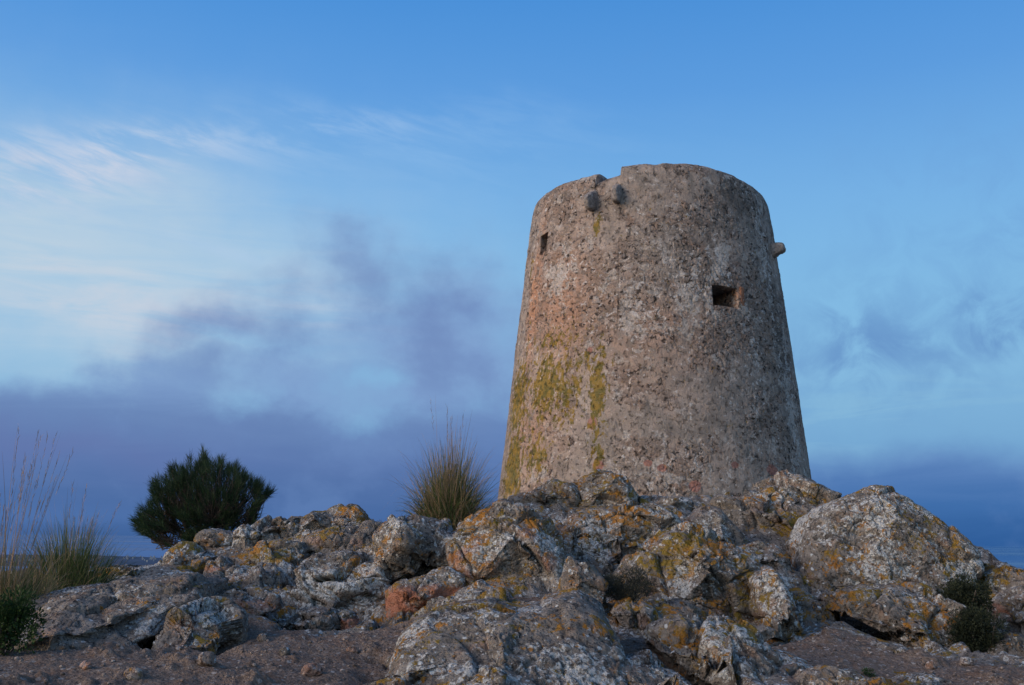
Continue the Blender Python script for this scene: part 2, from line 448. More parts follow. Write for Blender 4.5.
# ------------------------------------------------------------------ rocks: outlines (pixels) with distance, half depth and backward slope
# px, py outline | Y distance of the middle | T half thickness | lean (m back per m up) | red base | label
ROCKS = [
 # --- left side
 ([(20,612),(34,600),(50,592),(72,587),(96,583),(135,578),(169,578),(200,573),(214,580),(206,600),(180,612),(168,632),(142,646),(90,650),(30,650),(20,632)], 7.6, .9, 1.9, 0, 'broad low grey slab at the far left, with grass on its upper rim'),
 ([(100,577),(105,565),(118,560),(135,564),(150,560),(166,562),(172,575),(150,584),(115,584)], 9.6, .45, .6, 0, 'small grey crest rock between the left grass tuft and the dark bush'),
 ([(160,575),(163,562),(172,551),(184,543),(196,544),(202,556),(197,574),(178,581),(164,580)], 9.6, .35, .5, 0, 'rounded yellow-spotted rock at the left end of the pile under the bush'),
 ([(195,572),(196,555),(204,549),(213,556),(213,572),(204,578)], 9.5, .28, .4, .2, 'upright grey stone just below the trunk of the dark bush'),
 ([(209,576),(215,563),(223,555),(230,564),(231,577),(221,582)], 9.2, .25, .5, .7, 'pinkish wedge of stone leaning in the middle of the left pile'),
 ([(197,543),(200,534),(208,530),(222,533),(236,536),(235,546),(215,548)], 10.1, .35, .5, .3, 'flat tan slab on the crest right in front of the dark bush'),
 ([(237,547),(239,532),(246,523),(253,530),(256,544),(247,553)], 10.0, .22, .3, .5, 'small pointed stone with an orange tip on the crest beside the bush'),
 ([(254,538),(256,526),(268,519),(284,515),(298,515),(302,525),(297,536),(280,540),(262,542)], 10.2, .4, .5, 0, 'layered slab with yellow lichen on the left crest'),
 ([(298,527),(302,516),(312,510),(326,510),(335,517),(337,529),(320,534),(303,534)], 10.3, .4, .5, 0, 'brownish grey block on the crest just left of its highest rounded rock'),
 ([(326,519),(330,509),(338,505),(352,508),(363,515),(368,526),(362,533),(340,534),(328,529)], 10.4, .42, .4, 0, 'highest rounded rock of the crest between the bush and the middle grass tuft'),
 ([(255,564),(258,548),(268,541),(285,539),(301,543),(307,555),(303,569),(285,574),(261,572)], 9.5, .38, .6, 0, 'squat boulder with a bright orange lichen patch in the left pile'),
 ([(230,582),(230,570),(237,566),(248,570),(251,582),(240,587)], 9.1, .25, .5, .2, 'small pale cube-like stone at the foot of the left pile'),
 ([(250,582),(251,571),(262,567),(278,570),(282,582),(268,588),(254,587)], 9.1, .28, .5, 0, 'pale block with a yellow-green cap at the foot of the left pile'),
 ([(216,602),(218,590),(230,583),(246,585),(262,589),(274,597),(278,609),(262,615),(235,613),(221,609)], 8.0, .35, .7, .3, 'low dark rock with a white and yellow rim above the dirt hollow'),
 ([(155,652),(160,637),(171,629),(184,613),(200,605),(216,606),(229,618),(228,642),(216,652),(190,655),(168,659)], 6.9, .42, .8, .3, 'knobbly white-crusted rock jutting into the dirt path on the left'),
 ([(300,545),(310,536),(330,533),(352,532),(372,530),(386,536),(384,550),(368,558),(340,556),(315,555)], 9.9, .45, .6, .3, 'low brown ledge below the rounded crest rocks'),
 ([(298,577),(304,560),(318,550),(340,548),(362,551),(384,560),(395,580),(393,603),(377,614),(350,612),(318,602),(303,592)], 8.9, .5, .45, .1, 'pale bluish speckled boulder left of the cracked boulder'),
 # --- centre
 ([(372,562),(378,545),(388,530),(404,521),(425,517),(445,521),(457,535),(458,556),(451,568),(432,567),(412,573),(396,583),(382,582)], 9.1, .6, .45, 0, 'big lichen-covered boulder directly below the middle grass tuft'),
 ([(389,622),(389,590),(401,581),(425,573),(449,568),(462,576),(468,592),(465,608),(453,619),(430,623),(405,626)], 8.6, .5, .12, 1, 'cracked-off block with a smooth red lower face'),
 ([(452,577),(451,550),(455,530),(464,517),(480,509),(502,502),(520,507),(540,519),(556,540),(562,562),(558,582),(540,590),(515,595),(495,592),(475,594),(459,591)], 8.9, .6, .45, .45, 'massive central boulder with orange lichen right of the red-faced block'),
 ([(505,507),(512,498),(530,494),(545,490),(553,485),(566,490),(572,502),(560,513),(530,515)], 11.0, .5, .4, 0, 'low rock ridge at the left foot of the tower'),
 ([(564,504),(573,486),(587,475),(602,469),(620,471),(632,480),(640,493),(638,508),(615,514),(590,516),(571,513)], 10.9, .5, .35, .1, 'highest dome of rock in front of the middle of the tower'),
 ([(634,508),(638,494),(652,491),(664,495),(678,495),(690,500),(695,509),(680,517),(650,517)], 10.9, .4, .4, 0, 'small lumpy rock in front of the tower, just right of the rock dome'),
 ([(554,548),(556,528),(570,516),(590,510),(620,508),(650,511),(670,519),(675,533),(664,547),(640,553),(614,556),(602,569),(585,570),(568,560)], 9.7, .6, .7, .2, 'wide sloping slab with a pale top below the rock dome'),
 ([(684,527),(698,514),(715,512),(724,521),(740,534),(751,556),(744,569),(725,563),(705,548),(689,540)], 9.8, .45, .5, 0, 'blue-grey tilted rock behind the orange-spotted boulder'),
 ([(642,562),(648,545),(664,532),(685,527),(705,532),(727,544),(747,559),(760,575),(762,600),(750,615),(725,616),(700,612),(680,615),(659,611),(652,592),(645,577)], 8.6, .6, .5, .2, 'big orange-spotted boulder right of the dark cushion plant'),
 ([(619,574),(630,560),(645,561),(653,580),(659,602),(650,611),(633,600)], 8.6, .35, .4, .2, 'narrow slab wedged between the cushion plant and the orange-spotted boulder'),
 ([(755,603),(756,581),(768,570),(779,581),(791,604),(806,629),(802,644),(780,642),(760,636)], 8.1, .4, .4, .2, 'steep white-edged wedge of rock above the right dirt patch'),
 ([(735,563),(738,545),(755,539),(772,542),(786,554),(787,570),(772,582),(750,578)], 9.5, .4, .5, 0, 'greenish grey rock in the dip left of the largest boulder'),
 ([(782,598),(784,588),(800,586),(822,596),(834,612),(832,622),(812,616),(795,608)], 8.6, .35, .9, 0, 'thin grey slab leaning under the left corner of the largest boulder'),
 ([(701,524),(707,505),(722,497),(745,494),(762,488),(775,480),(795,478),(812,486),(833,494),(843,510),(838,537),(815,555),(790,554),(760,550),(735,543),(713,534)], 10.8, .6, .5, .1, 'long crest rock at the right foot of the tower'),
 # --- right
 ([(792,580),(795,540),(807,517),(822,506),(840,498),(868,488),(887,489),(915,503),(943,525),(965,547),(975,567),(970,589),(945,601),(915,597),(858,595),(811,590)], 9.6, .8, .42, 0, 'largest boulder, a smooth-topped dome right of the tower'),
 ([(822,598),(850,591),(874,590),(921,594),(956,603),(963,622),(957,660),(937,658),(912,648),(874,628),(836,613)], 8.45, .55, .4, 0, 'long ledge with mustard lichen under the largest boulder'),
 ([(972,585),(980,574),(994,566),(1012,573),(1030,580),(1055,592),(1055,612),(1018,616),(1000,614),(984,610),(974,600)], 9.4, .45, .5, .1, 'hump of orange-stained rock right of the dark shrub'),
 ([(1008,602),(1018,592),(1032,587),(1070,592),(1080,645),(1030,650),(1010,644),(1004,620)], 8.8, .4, .3, .6, 'steep rock cut by the right edge of the photo'),
 ([(982,654),(992,642),(1004,635),(1030,639),(1060,648),(1060,676),(1005,674),(986,668)], 8.1, .35, .6, 0, 'pale smooth rock at the foot of the dark shrub'),
 ([(868,650),(878,639),(897,641),(912,651),(900,662),(876,662)], 7.4, .28, 1.2, .3, 'low flat stone set in the right dirt patch'),
 ([(880,684),(900,672),(925,672),(945,682),(940,695),(890,697)], 6.4, .25, 1.3, .2, 'small flat stone at the bottom edge, right of the dirt patch'),
 ([(800,690),(806,672),(824,662),(846,668),(860,684),(866,704),(800,706)], 5.9, .3, .8, .1, 'dark low rock at the bottom edge beside the right dirt patch'),
 # --- front
 ([(380,694),(396,665),(404,640),(421,622),(458,606),(490,601),(518,609),(545,603),(572,596),(594,606),(606,628),(619,654),(628,690),(610,716),(500,722),(390,720)], 6.2, .9, 1.7, 0, 'broad sloping slab filling the bottom centre of the photo'),
 ([(462,604),(469,590),(482,581),(492,589),(494,604),(480,609)], 7.9, .25, .6, 0, 'small rough stone perched on the back rim of the front slab'),
 ([(558,604),(558,585),(564,565),(570,555),(579,561),(585,560),(592,571),(603,583),(604,602),(594,610),(575,610)], 7.7, .3, .35, .2, 'pointed twin-tipped rock standing left of the dark cushion plant'),
 ([(609,612),(617,600),(630,598),(638,606),(640,624),(630,631),(616,621)], 7.5, .25, .6, .2, 'left stone of the two rounded tan stones below the cushion plant'),
 ([(634,612),(642,602),(653,606),(661,622),(658,635),(643,636),(635,627)], 7.4, .25, .6, .2, 'right stone of the two rounded tan stones below the cushion plant'),
 ([(653,616),(666,606),(690,604),(706,611),(724,619),(717,631),(690,631),(665,629)], 7.7, .35, .8, 0, 'flat brown rock under the orange-spotted boulder'),
 ([(646,640),(652,628),(664,623),(691,625),(724,630),(759,643),(786,655),(806,670),(822,712),(720,716),(690,672),(658,656)], 6.5, .6, 1.1, .1, 'long white-crusted rock running to the bottom edge right of centre'),
 ([(603,672),(617,656),(650,655),(682,665),(708,692),(710,716),(606,716)], 5.9, .4, 1.2, 0, 'jagged dark rock at the bottom edge between the two front slabs'),
 ([(277,624),(300,612),(318,605),(330,605),(338,616),(337,630),(318,634),(290,630)], 8.1, .3, .6, 0, 'smooth grey wedge lying at the back of the dirt hollow'),
 ([(334,628),(335,613),(344,608),(354,612),(356,626),(346,631)], 8.2, .22, .3, 1, 'small red stone at the foot of the bluish boulder'),
 ([(746,636),(752,626),(762,622),(772,628),(773,637),(760,640)], 7.6, .2, .5, 0, 'small white stone below the steep wedge of rock'),
 ([(448,660),(430,668),(395,690),(380,712),(352,712),(362,692),(384,676),(410,660),(432,655)], 5.7, .2, 1.2, .4, 'dark broken stone at the left foot of the front slab'),
]

_sph = {}
def sphere(sub):
    if sub not in _sph:
        bm = bmesh.new(); bmesh.ops.create_icosphere(bm, subdivisions=sub, radius=1)
        _sph[sub] = (np.array([v.co[:] for v in bm.verts]), np.array([[v.index for v in f.verts] for f in bm.faces]))
        bm.free()
    return _sph[sub]

def poly_radius(P2, c, th):
    """distance from c to a closed outline along each angle"""
    ang = np.linspace(-math.pi, math.pi, 721)
    d = np.stack([np.cos(ang), np.sin(ang)], 1)
    best = np.zeros(len(ang))
    n = len(P2)
    for i in range(n):
        a = P2[i] - c; b = P2[(i + 1) % n] - c
        e = b - a
        det = d[:, 0] * -e[1] + d[:, 1] * e[0]
        det = np.where(abs(det) < 1e-12, 1e-12, det)
        r = (a[0] * -e[1] + a[1] * e[0]) / det
        s = (d[:, 0] * a[1] - d[:, 1] * a[0]) / det
        ok = (s >= -1e-6) & (s <= 1 + 1e-6) & (r > 0)
        best = np.where(ok & (r > best), r, best)
    k = np.array([1, 2, 3, 2, 1.]); k /= k.sum()
    b = np.concatenate([best[-5:-1], best, best[1:5]])
    best = np.convolve(b, k, 'same')[4:-4]
    return np.interp(th, ang, best)

PALE = {'broad low': .1, 'broad sloping': .45, 'pale bluish': 1.0, 'big lichen-covered': .8, 'largest boulder,': .75, 'steep white-edged': .9, 'wide sloping': .8,
        'long white-crusted': .85, 'smooth grey': 0, 'big orange-spotted': .75, 'massive central': .75, 'low brown': .2, 'left stone': .1, 'right stone': .1, 'flat brown': .1}
ORNG = {'broad low': -.2, 'broad sloping': .35, 'pale bluish': .15, 'big orange-spotted': 1.0, 'massive central': .95, 'largest boulder,': .6, 'highest dome': .9, 'smooth grey': -.3,
        'long ledge': .8, 'low brown': .6, 'hump of': .9, 'wide sloping': .75, 'squat boulder': 1.0, 'rounded yellow-spotted': 1.0}
def key(l): return ' '.join(l.split()[:2])
ctrl = []      # control points of the ground, taken from where the rocks lie
def build_rock(i, spec):
    outl, Y0, T, lean, red, label = spec
    P = np.array([at(px, py, Y0) for px, py in outl])
    zc = P[:, 2].mean()
    # put every outline point on the sloping middle plane of the rock
    Q = []
    for (px, py), p in zip(outl, P):
        Y = Y0
        for _ in range(5):
            Y = Y0 + lean * (at(px, py, Y)[2] - zc) * .9
        Q.append(at(px, py, Y))
    Q = np.array(Q)
    P2 = Q[:, [0, 2]]
    c = P2.mean(0); c = (c + (P2.min(0) + P2.max(0)) / 2) / 2
    size = max(np.ptp(P2[:, 0]), np.ptp(P2[:, 1]))
    wpx = size / Y0 * FPX
    sub = 7 if wpx > 105 else (6 if wpx > 42 else 5)
    S, F = sphere(sub)
    rs = random.Random(i * 17 + 3)
    th = np.arctan2(S[:, 2], S[:, 0])
    rho = np.sqrt(S[:, 0] ** 2 + S[:, 2] ** 2)
    Rr = poly_radius(P2, c, th)
    # squarish section: fuller shoulders than a ball
    s2 = rho ** .66
    dep = np.sign(S[:, 1]) * np.abs(S[:, 1]) ** .62
    L = np.stack([np.cos(th) * s2, dep, np.sin(th) * s2], 1)
    # flat broken faces on the front
    for k in range(13):
        a = rs.uniform(-1.3, 1.3); b = rs.uniform(-.7, 1.0)
        n = np.array([math.sin(a) * math.cos(b), -math.cos(a) * math.cos(b), math.sin(b)])
        h = rs.uniform(.55, .90)
        ov = L @ n - h
        inplane = np.clip(1.0 - rho ** 4, 0, 1)
        L -= np.clip(ov, 0, None)[:, None] * n * (.92 * inplane)[:, None]
    grow = 1.0 if 'smooth-topped' in label else (1.05 if size > .55 else 1.12)
    X = c[0] + L[:, 0] * Rr * grow
    Z = c[1] + L[:, 2] * Rr * (1 + .07 * (L[:, 2] < 0))
    Yv = Y0 + lean * .9 * (Z - zc) + L[:, 1] * T
    V = np.stack([X, Yv, Z], 1)
    N = vnormals(V, F)
    k = min(1.0, size / 1.0) * .7 + .28
    if lean >= 1.5: k *= .38
    if 'smooth-topped' in label: k *= .42
    if 'knobbly' in label: k *= 1.05
    if 'smooth red' in label: k *= .45
    d = rock_disp(V, k, min(1.0, .45 + size * .6))
    V = V + N * (d - .015)[:, None]
    rz = (V[:, 2] - V[:, 2].min()) / np.ptp(V[:, 2])
    rmask = red * sstep(1 - rz + .18 * fbm(V * 2.5, 3, .5, 77), .26, .42) if red else np.zeros(len(V))
    if red and red < 1: rmask = rmask * sstep(fbm(V * 3, 2, .5, 91), -.15 + .3 * (1 - red), .2 + .3 * (1 - red))
    soil = np.zeros(len(V))
    loc = (float(c[0]), float(Y0), float(V[:, 2].min()))
    o = mesh_np('boulder' if size > .55 else 'stone', V, F, ROCK, None, loc, True, {'red': rmask, 'soil': soil, 'pale': np.full(len(V), PALE.get(key(label), .5)), 'orange': np.full(len(V), ORNG.get(key(label), .5))})
    tag(o, label, 'boulder' if size > .55 else 'stone', 'boulders of the outcrop' if size > .55 else 'stones of the outcrop')
    dn = lean * .9 * -.12
    hh_ = np.ptp(P2[:, 1]); hx = np.ptp(P2[:, 0]) * .3
    if lean >= 1.5 or red == 1 or 'smooth-topped' in label or 'knobbly' in label or 'pointed' in label or 'mustard' in label or 'wedge' in label:
        pts = [(0, .25, -.12 * hh_ - .05), (-hx, .25, -.1), (hx, .25, -.1)]
        if lean >= 1.5:
            pts = [(0, .1, -.13), (-hx, .1, -.13), (hx, .1, -.13)]
            for px_, pz_ in zip(P2[:, 0], P2[:, 1]):      # keep the ground under the whole sloping face
                ctrl.append((c[0] + (px_ - c[0]) * .75, Y0 + lean * .9 * ((pz_ - c[1]) * .75 + c[1] - zc), c[1] + (pz_ - c[1]) * .75 - .16))
    elif 'stones' in o['group'] or hh_ < .45:
        pts = [(0, -.35, .0), (0, .3, .15 * hh_)]
    else:
        pts = [(0, -.15, -.03), (0, .25, .13 * hh_), (-hx, -.1, -.06), (hx, -.1, -.06)]
    for ox, oy, oz in pts: ctrl.append((c[0] + ox, Y0 + T * oy, c[1] + oz))
    return o
for i, s_ in enumerate(ROCKS): build_rock(i, s_)

# ------------------------------------------------------------------ terrain
SOIL = []      # (x, y, radius) patches of bare earth
def gp(px, py, Y, soil=0):
    p = at(px, py, Y); ctrl.append(tuple(p))
    if soil: SOIL.append((p[0], p[1], soil))
for a in [(20,675,5.6,.9),(120,672,5.7,.9),(240,668,5.9,.8),(330,670,5.9,.7),(60,655,6.2,.7),(130,654,6.3,.6),(300,648,6.7,.6),(370,640,7.0,.5),
          (250,635,7.2,.45),(430,628,7.4,.3),(320,690,5.4,.8),(200,690,5.4,.9),(60,695,5.3,.9),
          (850,660,6.9,.6),(820,645,7.4,.35),(900,668,6.8,.6),(852,640,7.6,.35),(960,672,6.7,.5),(1010,684,6.3,.5),(790,665,6.9,.1),(850,680,6.2,.3),
          (740,650,7.0,0),(590,640,6.8,.0),(640,648,6.8,.3),(700,640,7.2,0),(530,600,8.0,.25),(620,612,7.9,.2),
          (-120,660,6,.8),(-300,680,6,.8),(1150,670,7,.5),(1300,690,7,.5)]:
    gp(a[0], a[1], a[2], a[3])
# behind the crest
for a in [(60,590,9.5),(0,600,9.5),(-100,610,9.5),(130,575,10.8),(200,562,13),(240,556,15),(60,585,12),(330,530,12),(420,525,12.0),(450,520,10.4),(470,521,10.6),(430,523,10.3),
          (520,505,13),(650,500,13),(780,500,13),(560,498,16),(700,495,16),(860,510,13),(950,545,12),(1020,585,12),(1100,600,12),(380,535,14)]:
    gp(*a)
for x, y, z in [(-9,9,-1.2),(-7,7,-1.0),(-6,14,-1.4),(-8,20,-4),(-3,20,-1.6),(0,20,0.0),(3,21,.35),(6,21,.25),(3,25,.2),(0,26,-.6),(7,27,-.8),(9,14,-.8),(10,20,-2),(9,8,-1.2),(8,5,-1.2),
                (3,30,-1.5),(-2,28,-2.5),(3,17.5,.4),(5,18,.4),(1,18,.35),
                (0,3.5,-1.15),(-2,3.5,-1.15),(2,3.5,-1.15),(-4,4,-1.15),(4,4,-1.15),(0,1,-1.35),(-3,0,-1.4),(3,0,-1.4),(0,-4,-1.8),(-5,-4,-1.9),(5,-4,-1.9)]:
    ctrl.append((x, y, z))
CT = np.array(ctrl)
def base_height(x, y):
    out = np.empty(len(x))
    for s0 in range(0, len(x), 40000):
        xs = x[s0:s0 + 40000, None] - CT[None, :, 0]; ys = y[s0:s0 + 40000, None] - CT[None, :, 1]
        wgt = 1.0 / (xs * xs + ys * ys + .03) ** 1.9
        out[s0:s0 + 40000] = (wgt * CT[None, :, 2]).sum(1) / wgt.sum(1)
    return out
SEA_Z = -250.0
def terrain_height(x, y):
    r = np.sqrt((x - 1) ** 2 + (y - 12) ** 2)
    z = base_height(x, y)
    f = sstep(r, 15, 34)
    far = -1.5 - .34 * np.clip(r - 17, 0, None) ** 1.0 * sstep(r, 17, 60) - .05 * np.clip(r - 17, 0, None)
    far = np.maximum(far, SEA_Z - 25)
    z = z * (1 - f) + (np.minimum(z, -.5) * .3 + far) * f
    return z, f
# polar grid round the viewpoint, dense where the outcrop is
azs = np.concatenate([np.arange(-180, -40, 2.0), np.arange(-40, -31, .4), np.arange(-31, 31, .115), np.arange(31, 40, .4), np.arange(40, 180, 2.0)])
rr = [0.4]
while rr[-1] < 1600:
    r_ = rr[-1]
    rr.append(r_ * (1.0042 if 4.6 < r_ < 12.5 else 1.012 if r_ < 30 and r_ > 4 else 1.06))
rr = np.array(rr)
A, RR = np.meshgrid(np.radians(azs), rr)
tx = (np.sin(A) * RR).ravel(); ty = (np.cos(A) * RR).ravel()
tz, ff = terrain_height(tx, ty)
soil = np.zeros(len(tx))
for sx, sy, sr in SOIL:
    soil = np.maximum(soil, np.exp(-(((tx - sx) ** 2 + (ty - sy) ** 2) / (sr * .95) ** 2)))
soil = np.clip(soil * 1.5, 0, 1)
soil = np.where(np.hypot(tx, ty) < 4.8, 1, soil)
near = (RR.ravel() > 3.5) & (RR.ravel() < 34) & (np.abs(A.ravel()) < R(41))
Vt = np.stack([tx, ty, tz], 1)
Pn = Vt[near]
dd = rock_disp(Pn, .9, 1.0) - .05
sl = soil[near]
soft = .05 * fbm(Pn * 1.8, 4, .5, 5) + .055 * sstep(fbm(Pn * 2.2, 5, .6, 55), .05, .4) + .020 * fbm(Pn * 9, 4, .65, 8) + .012 * fbm(Pn * 30, 3, .6, 9)
Vt[near, 2] += np.where(True, dd * (1 - sl) * 1.15 + soft * sl, 0)
fz = ~near
Vt[fz, 2] += (.08 * fbm(Vt[fz] * .8, 4, .5, 5)) + ff[fz] * 2.5 * fbm(Vt[fz] * .05, 4, .5, 6) * sstep(RR.ravel()[fz], 30, 90)
na, nr = len(azs), len(rr)
ii, jj = np.meshgrid(np.arange(nr - 1), np.arange(na), indexing='ij')
a0 = (ii * na + jj).ravel(); a1 = (ii * na + (jj + 1) % na).ravel(); a2 = a1 + na; a3 = a0 + na
Ft = np.stack([a0, a3, a2, a1], 1)
# centre cap
ci = len(Vt)
Vt = np.vstack([Vt, [0, 0, Vt[:na, 2].mean()]])
soil = np.append(soil, 1.0)
jj = np.arange(na)
cap = np.stack([np.full(na, ci), jj, (jj + 1) % na, (jj + 1) % na], 1)
# (quads with a doubled corner are cleaned by validate)
ground = mesh_np('ground', Vt, Ft[:, ::-1] if False else Ft, ROCK, None, (0, 0, 0), True, {'red': np.zeros(len(Vt)), 'soil': soil, 'pale': np.full(len(Vt), .5), 'orange': np.full(len(Vt), .55)})
tag(ground, kind='structure')
zg_grid = Vt[:-1, 2].reshape(nr, na)
def ground_z(x, y):
    r = math.hypot(x, y); a = math.degrees(math.atan2(x, y))
    i = int(np.clip(np.searchsorted(rr, r), 1, nr - 1)); j = int(np.clip(np.searchsorted(azs, a), 1, na - 1))
    return float(zg_grid[i, j])

# ------------------------------------------------------------------ sea and far coast
m, t = new_mat('sea_water')
g = t.n('ShaderNodeNewGeometry')
sn = t.noise(t.vscale(g.outputs['Position'], (.00004, .00022, 0)), 1.0, 5, .6)
sc = t.mix(t.ss(sn, .42, .6), (.010, .024, .06), (.02, .045, .10))
p = finish(t, sc, t.add(.03, t.mul(t.ss(sn, .4, .6), .10)), None, spec=.35)
SEA = m
nseg = 128
V = [(0, 0, SEA_Z)]; F = []
rad = [200, 1500, 6000, 20000, 60000, 100000]
V = []
for r_ in rad:
    for k in range(nseg):
        a = 2 * math.pi * k / nseg; V.append((math.cos(a) * r_, math.sin(a) * r_, SEA_Z))
for q in range(len(rad) - 1):
    for k in range(nseg):
        F.append((q * nseg + k, (q + 1) * nseg + k, (q + 1) * nseg + (k + 1) % nseg, q * nseg + (k + 1) % nseg))
tag(mesh_np('sea', V, F, SEA, None, (0, 0, 0), False), kind='structure')

m, t = new_mat('far_land')
g = t.n('ShaderNodeNewGeometry')
c = t.ramp(t.noise(g.outputs['Position'], .004, 5, .6), [(.3, (.025, .045, .08)), (.6, (.04, .065, .11)), (.8, (.06, .085, .13))])  # bluish tones: distance haze is put into the land's colour
finish(t, c, .95)
cx0, cy0 = -3600, 9300
V = []; F = []; NA, NR = 160, 40
for i in range(NR + 1):
    for j in range(NA):
        a = 2 * math.pi * j / NA
        q = i / NR
        wob = 1 + .22 * math.sin(3 * a + 1) + .10 * math.sin(7 * a) + .05 * math.sin(13 * a + 2)
        V.append((cx0 + math.cos(a) * 4300 * q * wob, cy0 + math.sin(a) * 1500 * q * wob, 0))
V = np.array(V, float)
q = np.repeat(np.arange(NR + 1) / NR, NA)
V[:, 2] = SEA_Z - 4 + (1 - q ** 3) * (22 + 34 * (fbm(np.stack([V[:, 0], V[:, 1], V[:, 1] * 0], 1) * .0011, 5, .5, 3) + .25))
for i in range(NR):
    for j in range(NA):
        F.append((i * NA + j, (i + 1) * NA + j, (i + 1) * NA + (j + 1) % NA, i * NA + (j + 1) % NA))
tag(mesh_np('far_coast_land', V, F, m, None, (0, 0, 0), True), kind='structure')
m, t = new_mat('far_house_hazed'); finish(t, (.14, .175, .22), .8)  # pale walls dimmed and blued, haze painted into their colour
rs = random.Random(5); V = []; F = []
for k in range(260):
    a = rs.uniform(0, 6.28); q = rs.uniform(.1, .85)
    x = cx0 + math.cos(a) * 4300 * q; y = cy0 + math.sin(a) * 1500 * q
    z0 = SEA_Z + 8; sx = rs.uniform(3, 9); sy = rs.uniform(3, 8); h = rs.uniform(2, 6)
    b = len(V)
    for dz in (0, 24 + h):
        for dx, dy in ((-sx, -sy), (sx, -sy), (sx, sy), (-sx, sy)): V.append((x + dx, y + dy, z0 + dz))
    F += [(b, b + 1, b + 5, b + 4), (b + 1, b + 2, b + 6, b + 5), (b + 2, b + 3, b + 7, b + 6), (b + 3, b, b + 4, b + 7), (b + 4, b + 5, b + 6, b + 7)]
tag(mesh_np('far_town', V, F, m, None, (0, 0, 0), False), 'scattered pale houses of a far-off town on the coast', 'town', kind='stuff')

# ------------------------------------------------------------------ watchtower
TX, TY = 2.985, 21.0
Z0, ZT = -0.6, 7.20
R0, RT = 3.385, 2.545
def cone_R(z): return R0 + (RT - R0) * (z - Z0) / (ZT - Z0)
def hit(px, py):
    """angle and height where the ray behind a pixel meets the tower wall; angle 0 faces the camera"""
    d = at(px, py, 1.0)
    s = 10.0
    while s < 30:
        p = d * s
        if math.hypot(p[0] - TX, p[1] - TY) < cone_R(p[2]): break
        s += .004
    return math.atan2(p[0] - TX, -(p[1] - TY)), p[2]
NTH, NZ = 1500, 620
# angular grid: finer on the camera side
u = np.linspace(0, 1, NTH, endpoint=False)
th = -math.pi + 2 * math.pi * u
th = th - .55 * np.sin(th)               # crowd columns round angle 0
win = [hit(711.5, 285), hit(739, 308)]
slit = [hit(540.5, 236), hit(546.5, 251)]
_L = [hit(*q) for q in ((536, 199), (545, 191.5), (560, 183), (575, 178.5), (590, 174.5))]
_N = [hit(*q) for q in ((598, 181), (619, 174))]
_R = [hit(*q) for q in ((621.5, 165.5), (640, 163.5), (670, 162.5), (700, 164), (730, 172), (750, 182.5))]
not_l, not_r = hit(595.5, 178)[0], hit(620.3, 172)[0]
ZT = float(np.mean([q[1] for q in _R])) + .02
def rim(tt):
    zl = np.interp(tt, [q[0] for q in _L], [q[1] for q in _L]); zn = np.interp(tt, [q[0] for q in _N], [q[1] for q in _N])
    zr = np.interp(tt, [q[0] for q in _R], [q[1] for q in _R])
    z = np.where(tt < not_l, zl, np.where(tt < not_r, zn, zr)) + .03
    back = sstep(np.abs(tt), 1.6, 2.4)
    return z * (1 - back) + (ZT - .1) * back
zt = rim(th) + .022 * perlin(np.stack([np.cos(th) * 9, np.sin(th) * 9, th * 0], 1), 5) + .040 * fbm(np.stack([np.cos(th) * 6, np.sin(th) * 6, th * 0], 1), 4, .6, 51) 
vv = np.linspace(0, 1, NZ)
TH, VV = np.meshgrid(th, vv)
Zg = Z0 + (zt[None, :] - Z0) * VV
# snap grid lines to openings so that their edges are clean
def col_of(a): return int(np.argmin(np.abs(th - a)))
def shape(TH, Zg):
    Rg = cone_R(Zg)
    rr_ = Rg
    X = TX + np.sin(TH) * rr_; Y = TY - np.cos(TH) * rr_
    return np.stack([X, Y, Zg], -1)
P = shape(TH, Zg).reshape(-1, 3)
thf = TH.ravel(); zf = P[:, 2]
# masks in wall coordinates
def mcoord(px, py): return hit(px, py)
def wblob(px, py, rx, rz):
    a, z = mcoord(px, py)
    return np.exp(-(((thf - a) * 3.0 / rx) ** 2 + ((zf - z) / rz) ** 2))
n_w = fbm(P * .9, 4, .55, 61); n_m = fbm(P * 3.0, 4, .6, 62)
rub = sstep(fbm(P * 1.1, 3, .55, 63) + .35 * n_m + .35 * wblob(690, 300, 1.6, 1.6) + .3 * wblob(560, 290, 1.2, 1.2) - .25 * wblob(680, 400, 1.6, 1.0) - .4 * wblob(650, 190, .8, .35) + .3 * wblob(770, 330, .7, 2.2), -.12, .22)
moss = np.maximum.reduce([wblob(518, 400, .55, 1.0), wblob(545, 385, .50, .75), wblob(597, 395, .20, 1.15), wblob(512, 470, .5, 1.1), .75 * wblob(535, 455, .5, .6), .7 * wblob(597, 455, .16, .6), .75 * wblob(560, 390, .7, .9), wblob(597, 226, .13, .22) * 1.1,
                          .8 * wblob(532, 265, .1, .35), .6 * wblob(555, 340, .9, .35), .7*wblob(590,360,.5,.25)])
warm = np.maximum.reduce([wblob(533, 290, .10, 1.1), .9 * wblob(535, 300, .30, 1.5), .65 * wblob(560, 310, .8, 1.3), .45 * wblob(530, 430, .8, 1.2), .3 * wblob(640, 340, 1.2, .8), .9 * wblob(739, 296, .06, .25)])
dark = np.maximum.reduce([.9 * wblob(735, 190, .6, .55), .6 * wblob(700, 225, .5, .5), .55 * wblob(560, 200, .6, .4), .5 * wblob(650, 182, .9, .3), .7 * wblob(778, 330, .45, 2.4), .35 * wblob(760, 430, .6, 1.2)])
white = np.maximum.reduce([1.1 * wblob(720, 262, .25, .45), .75 * wblob(695, 290, .55, .6), .7 * wblob(560, 275, .55, .5), .8 * wblob(765, 260, .25, 1.2), .7 * wblob(635, 310, .7, .5), .85 * wblob(790, 400, .3, 1.5), .6 * wblob(752, 360, .3, .9), .55 * wblob(740, 180, .5, .3), .45 * wblob(680, 470, 1.2, .35)])
red = np.zeros(len(P))
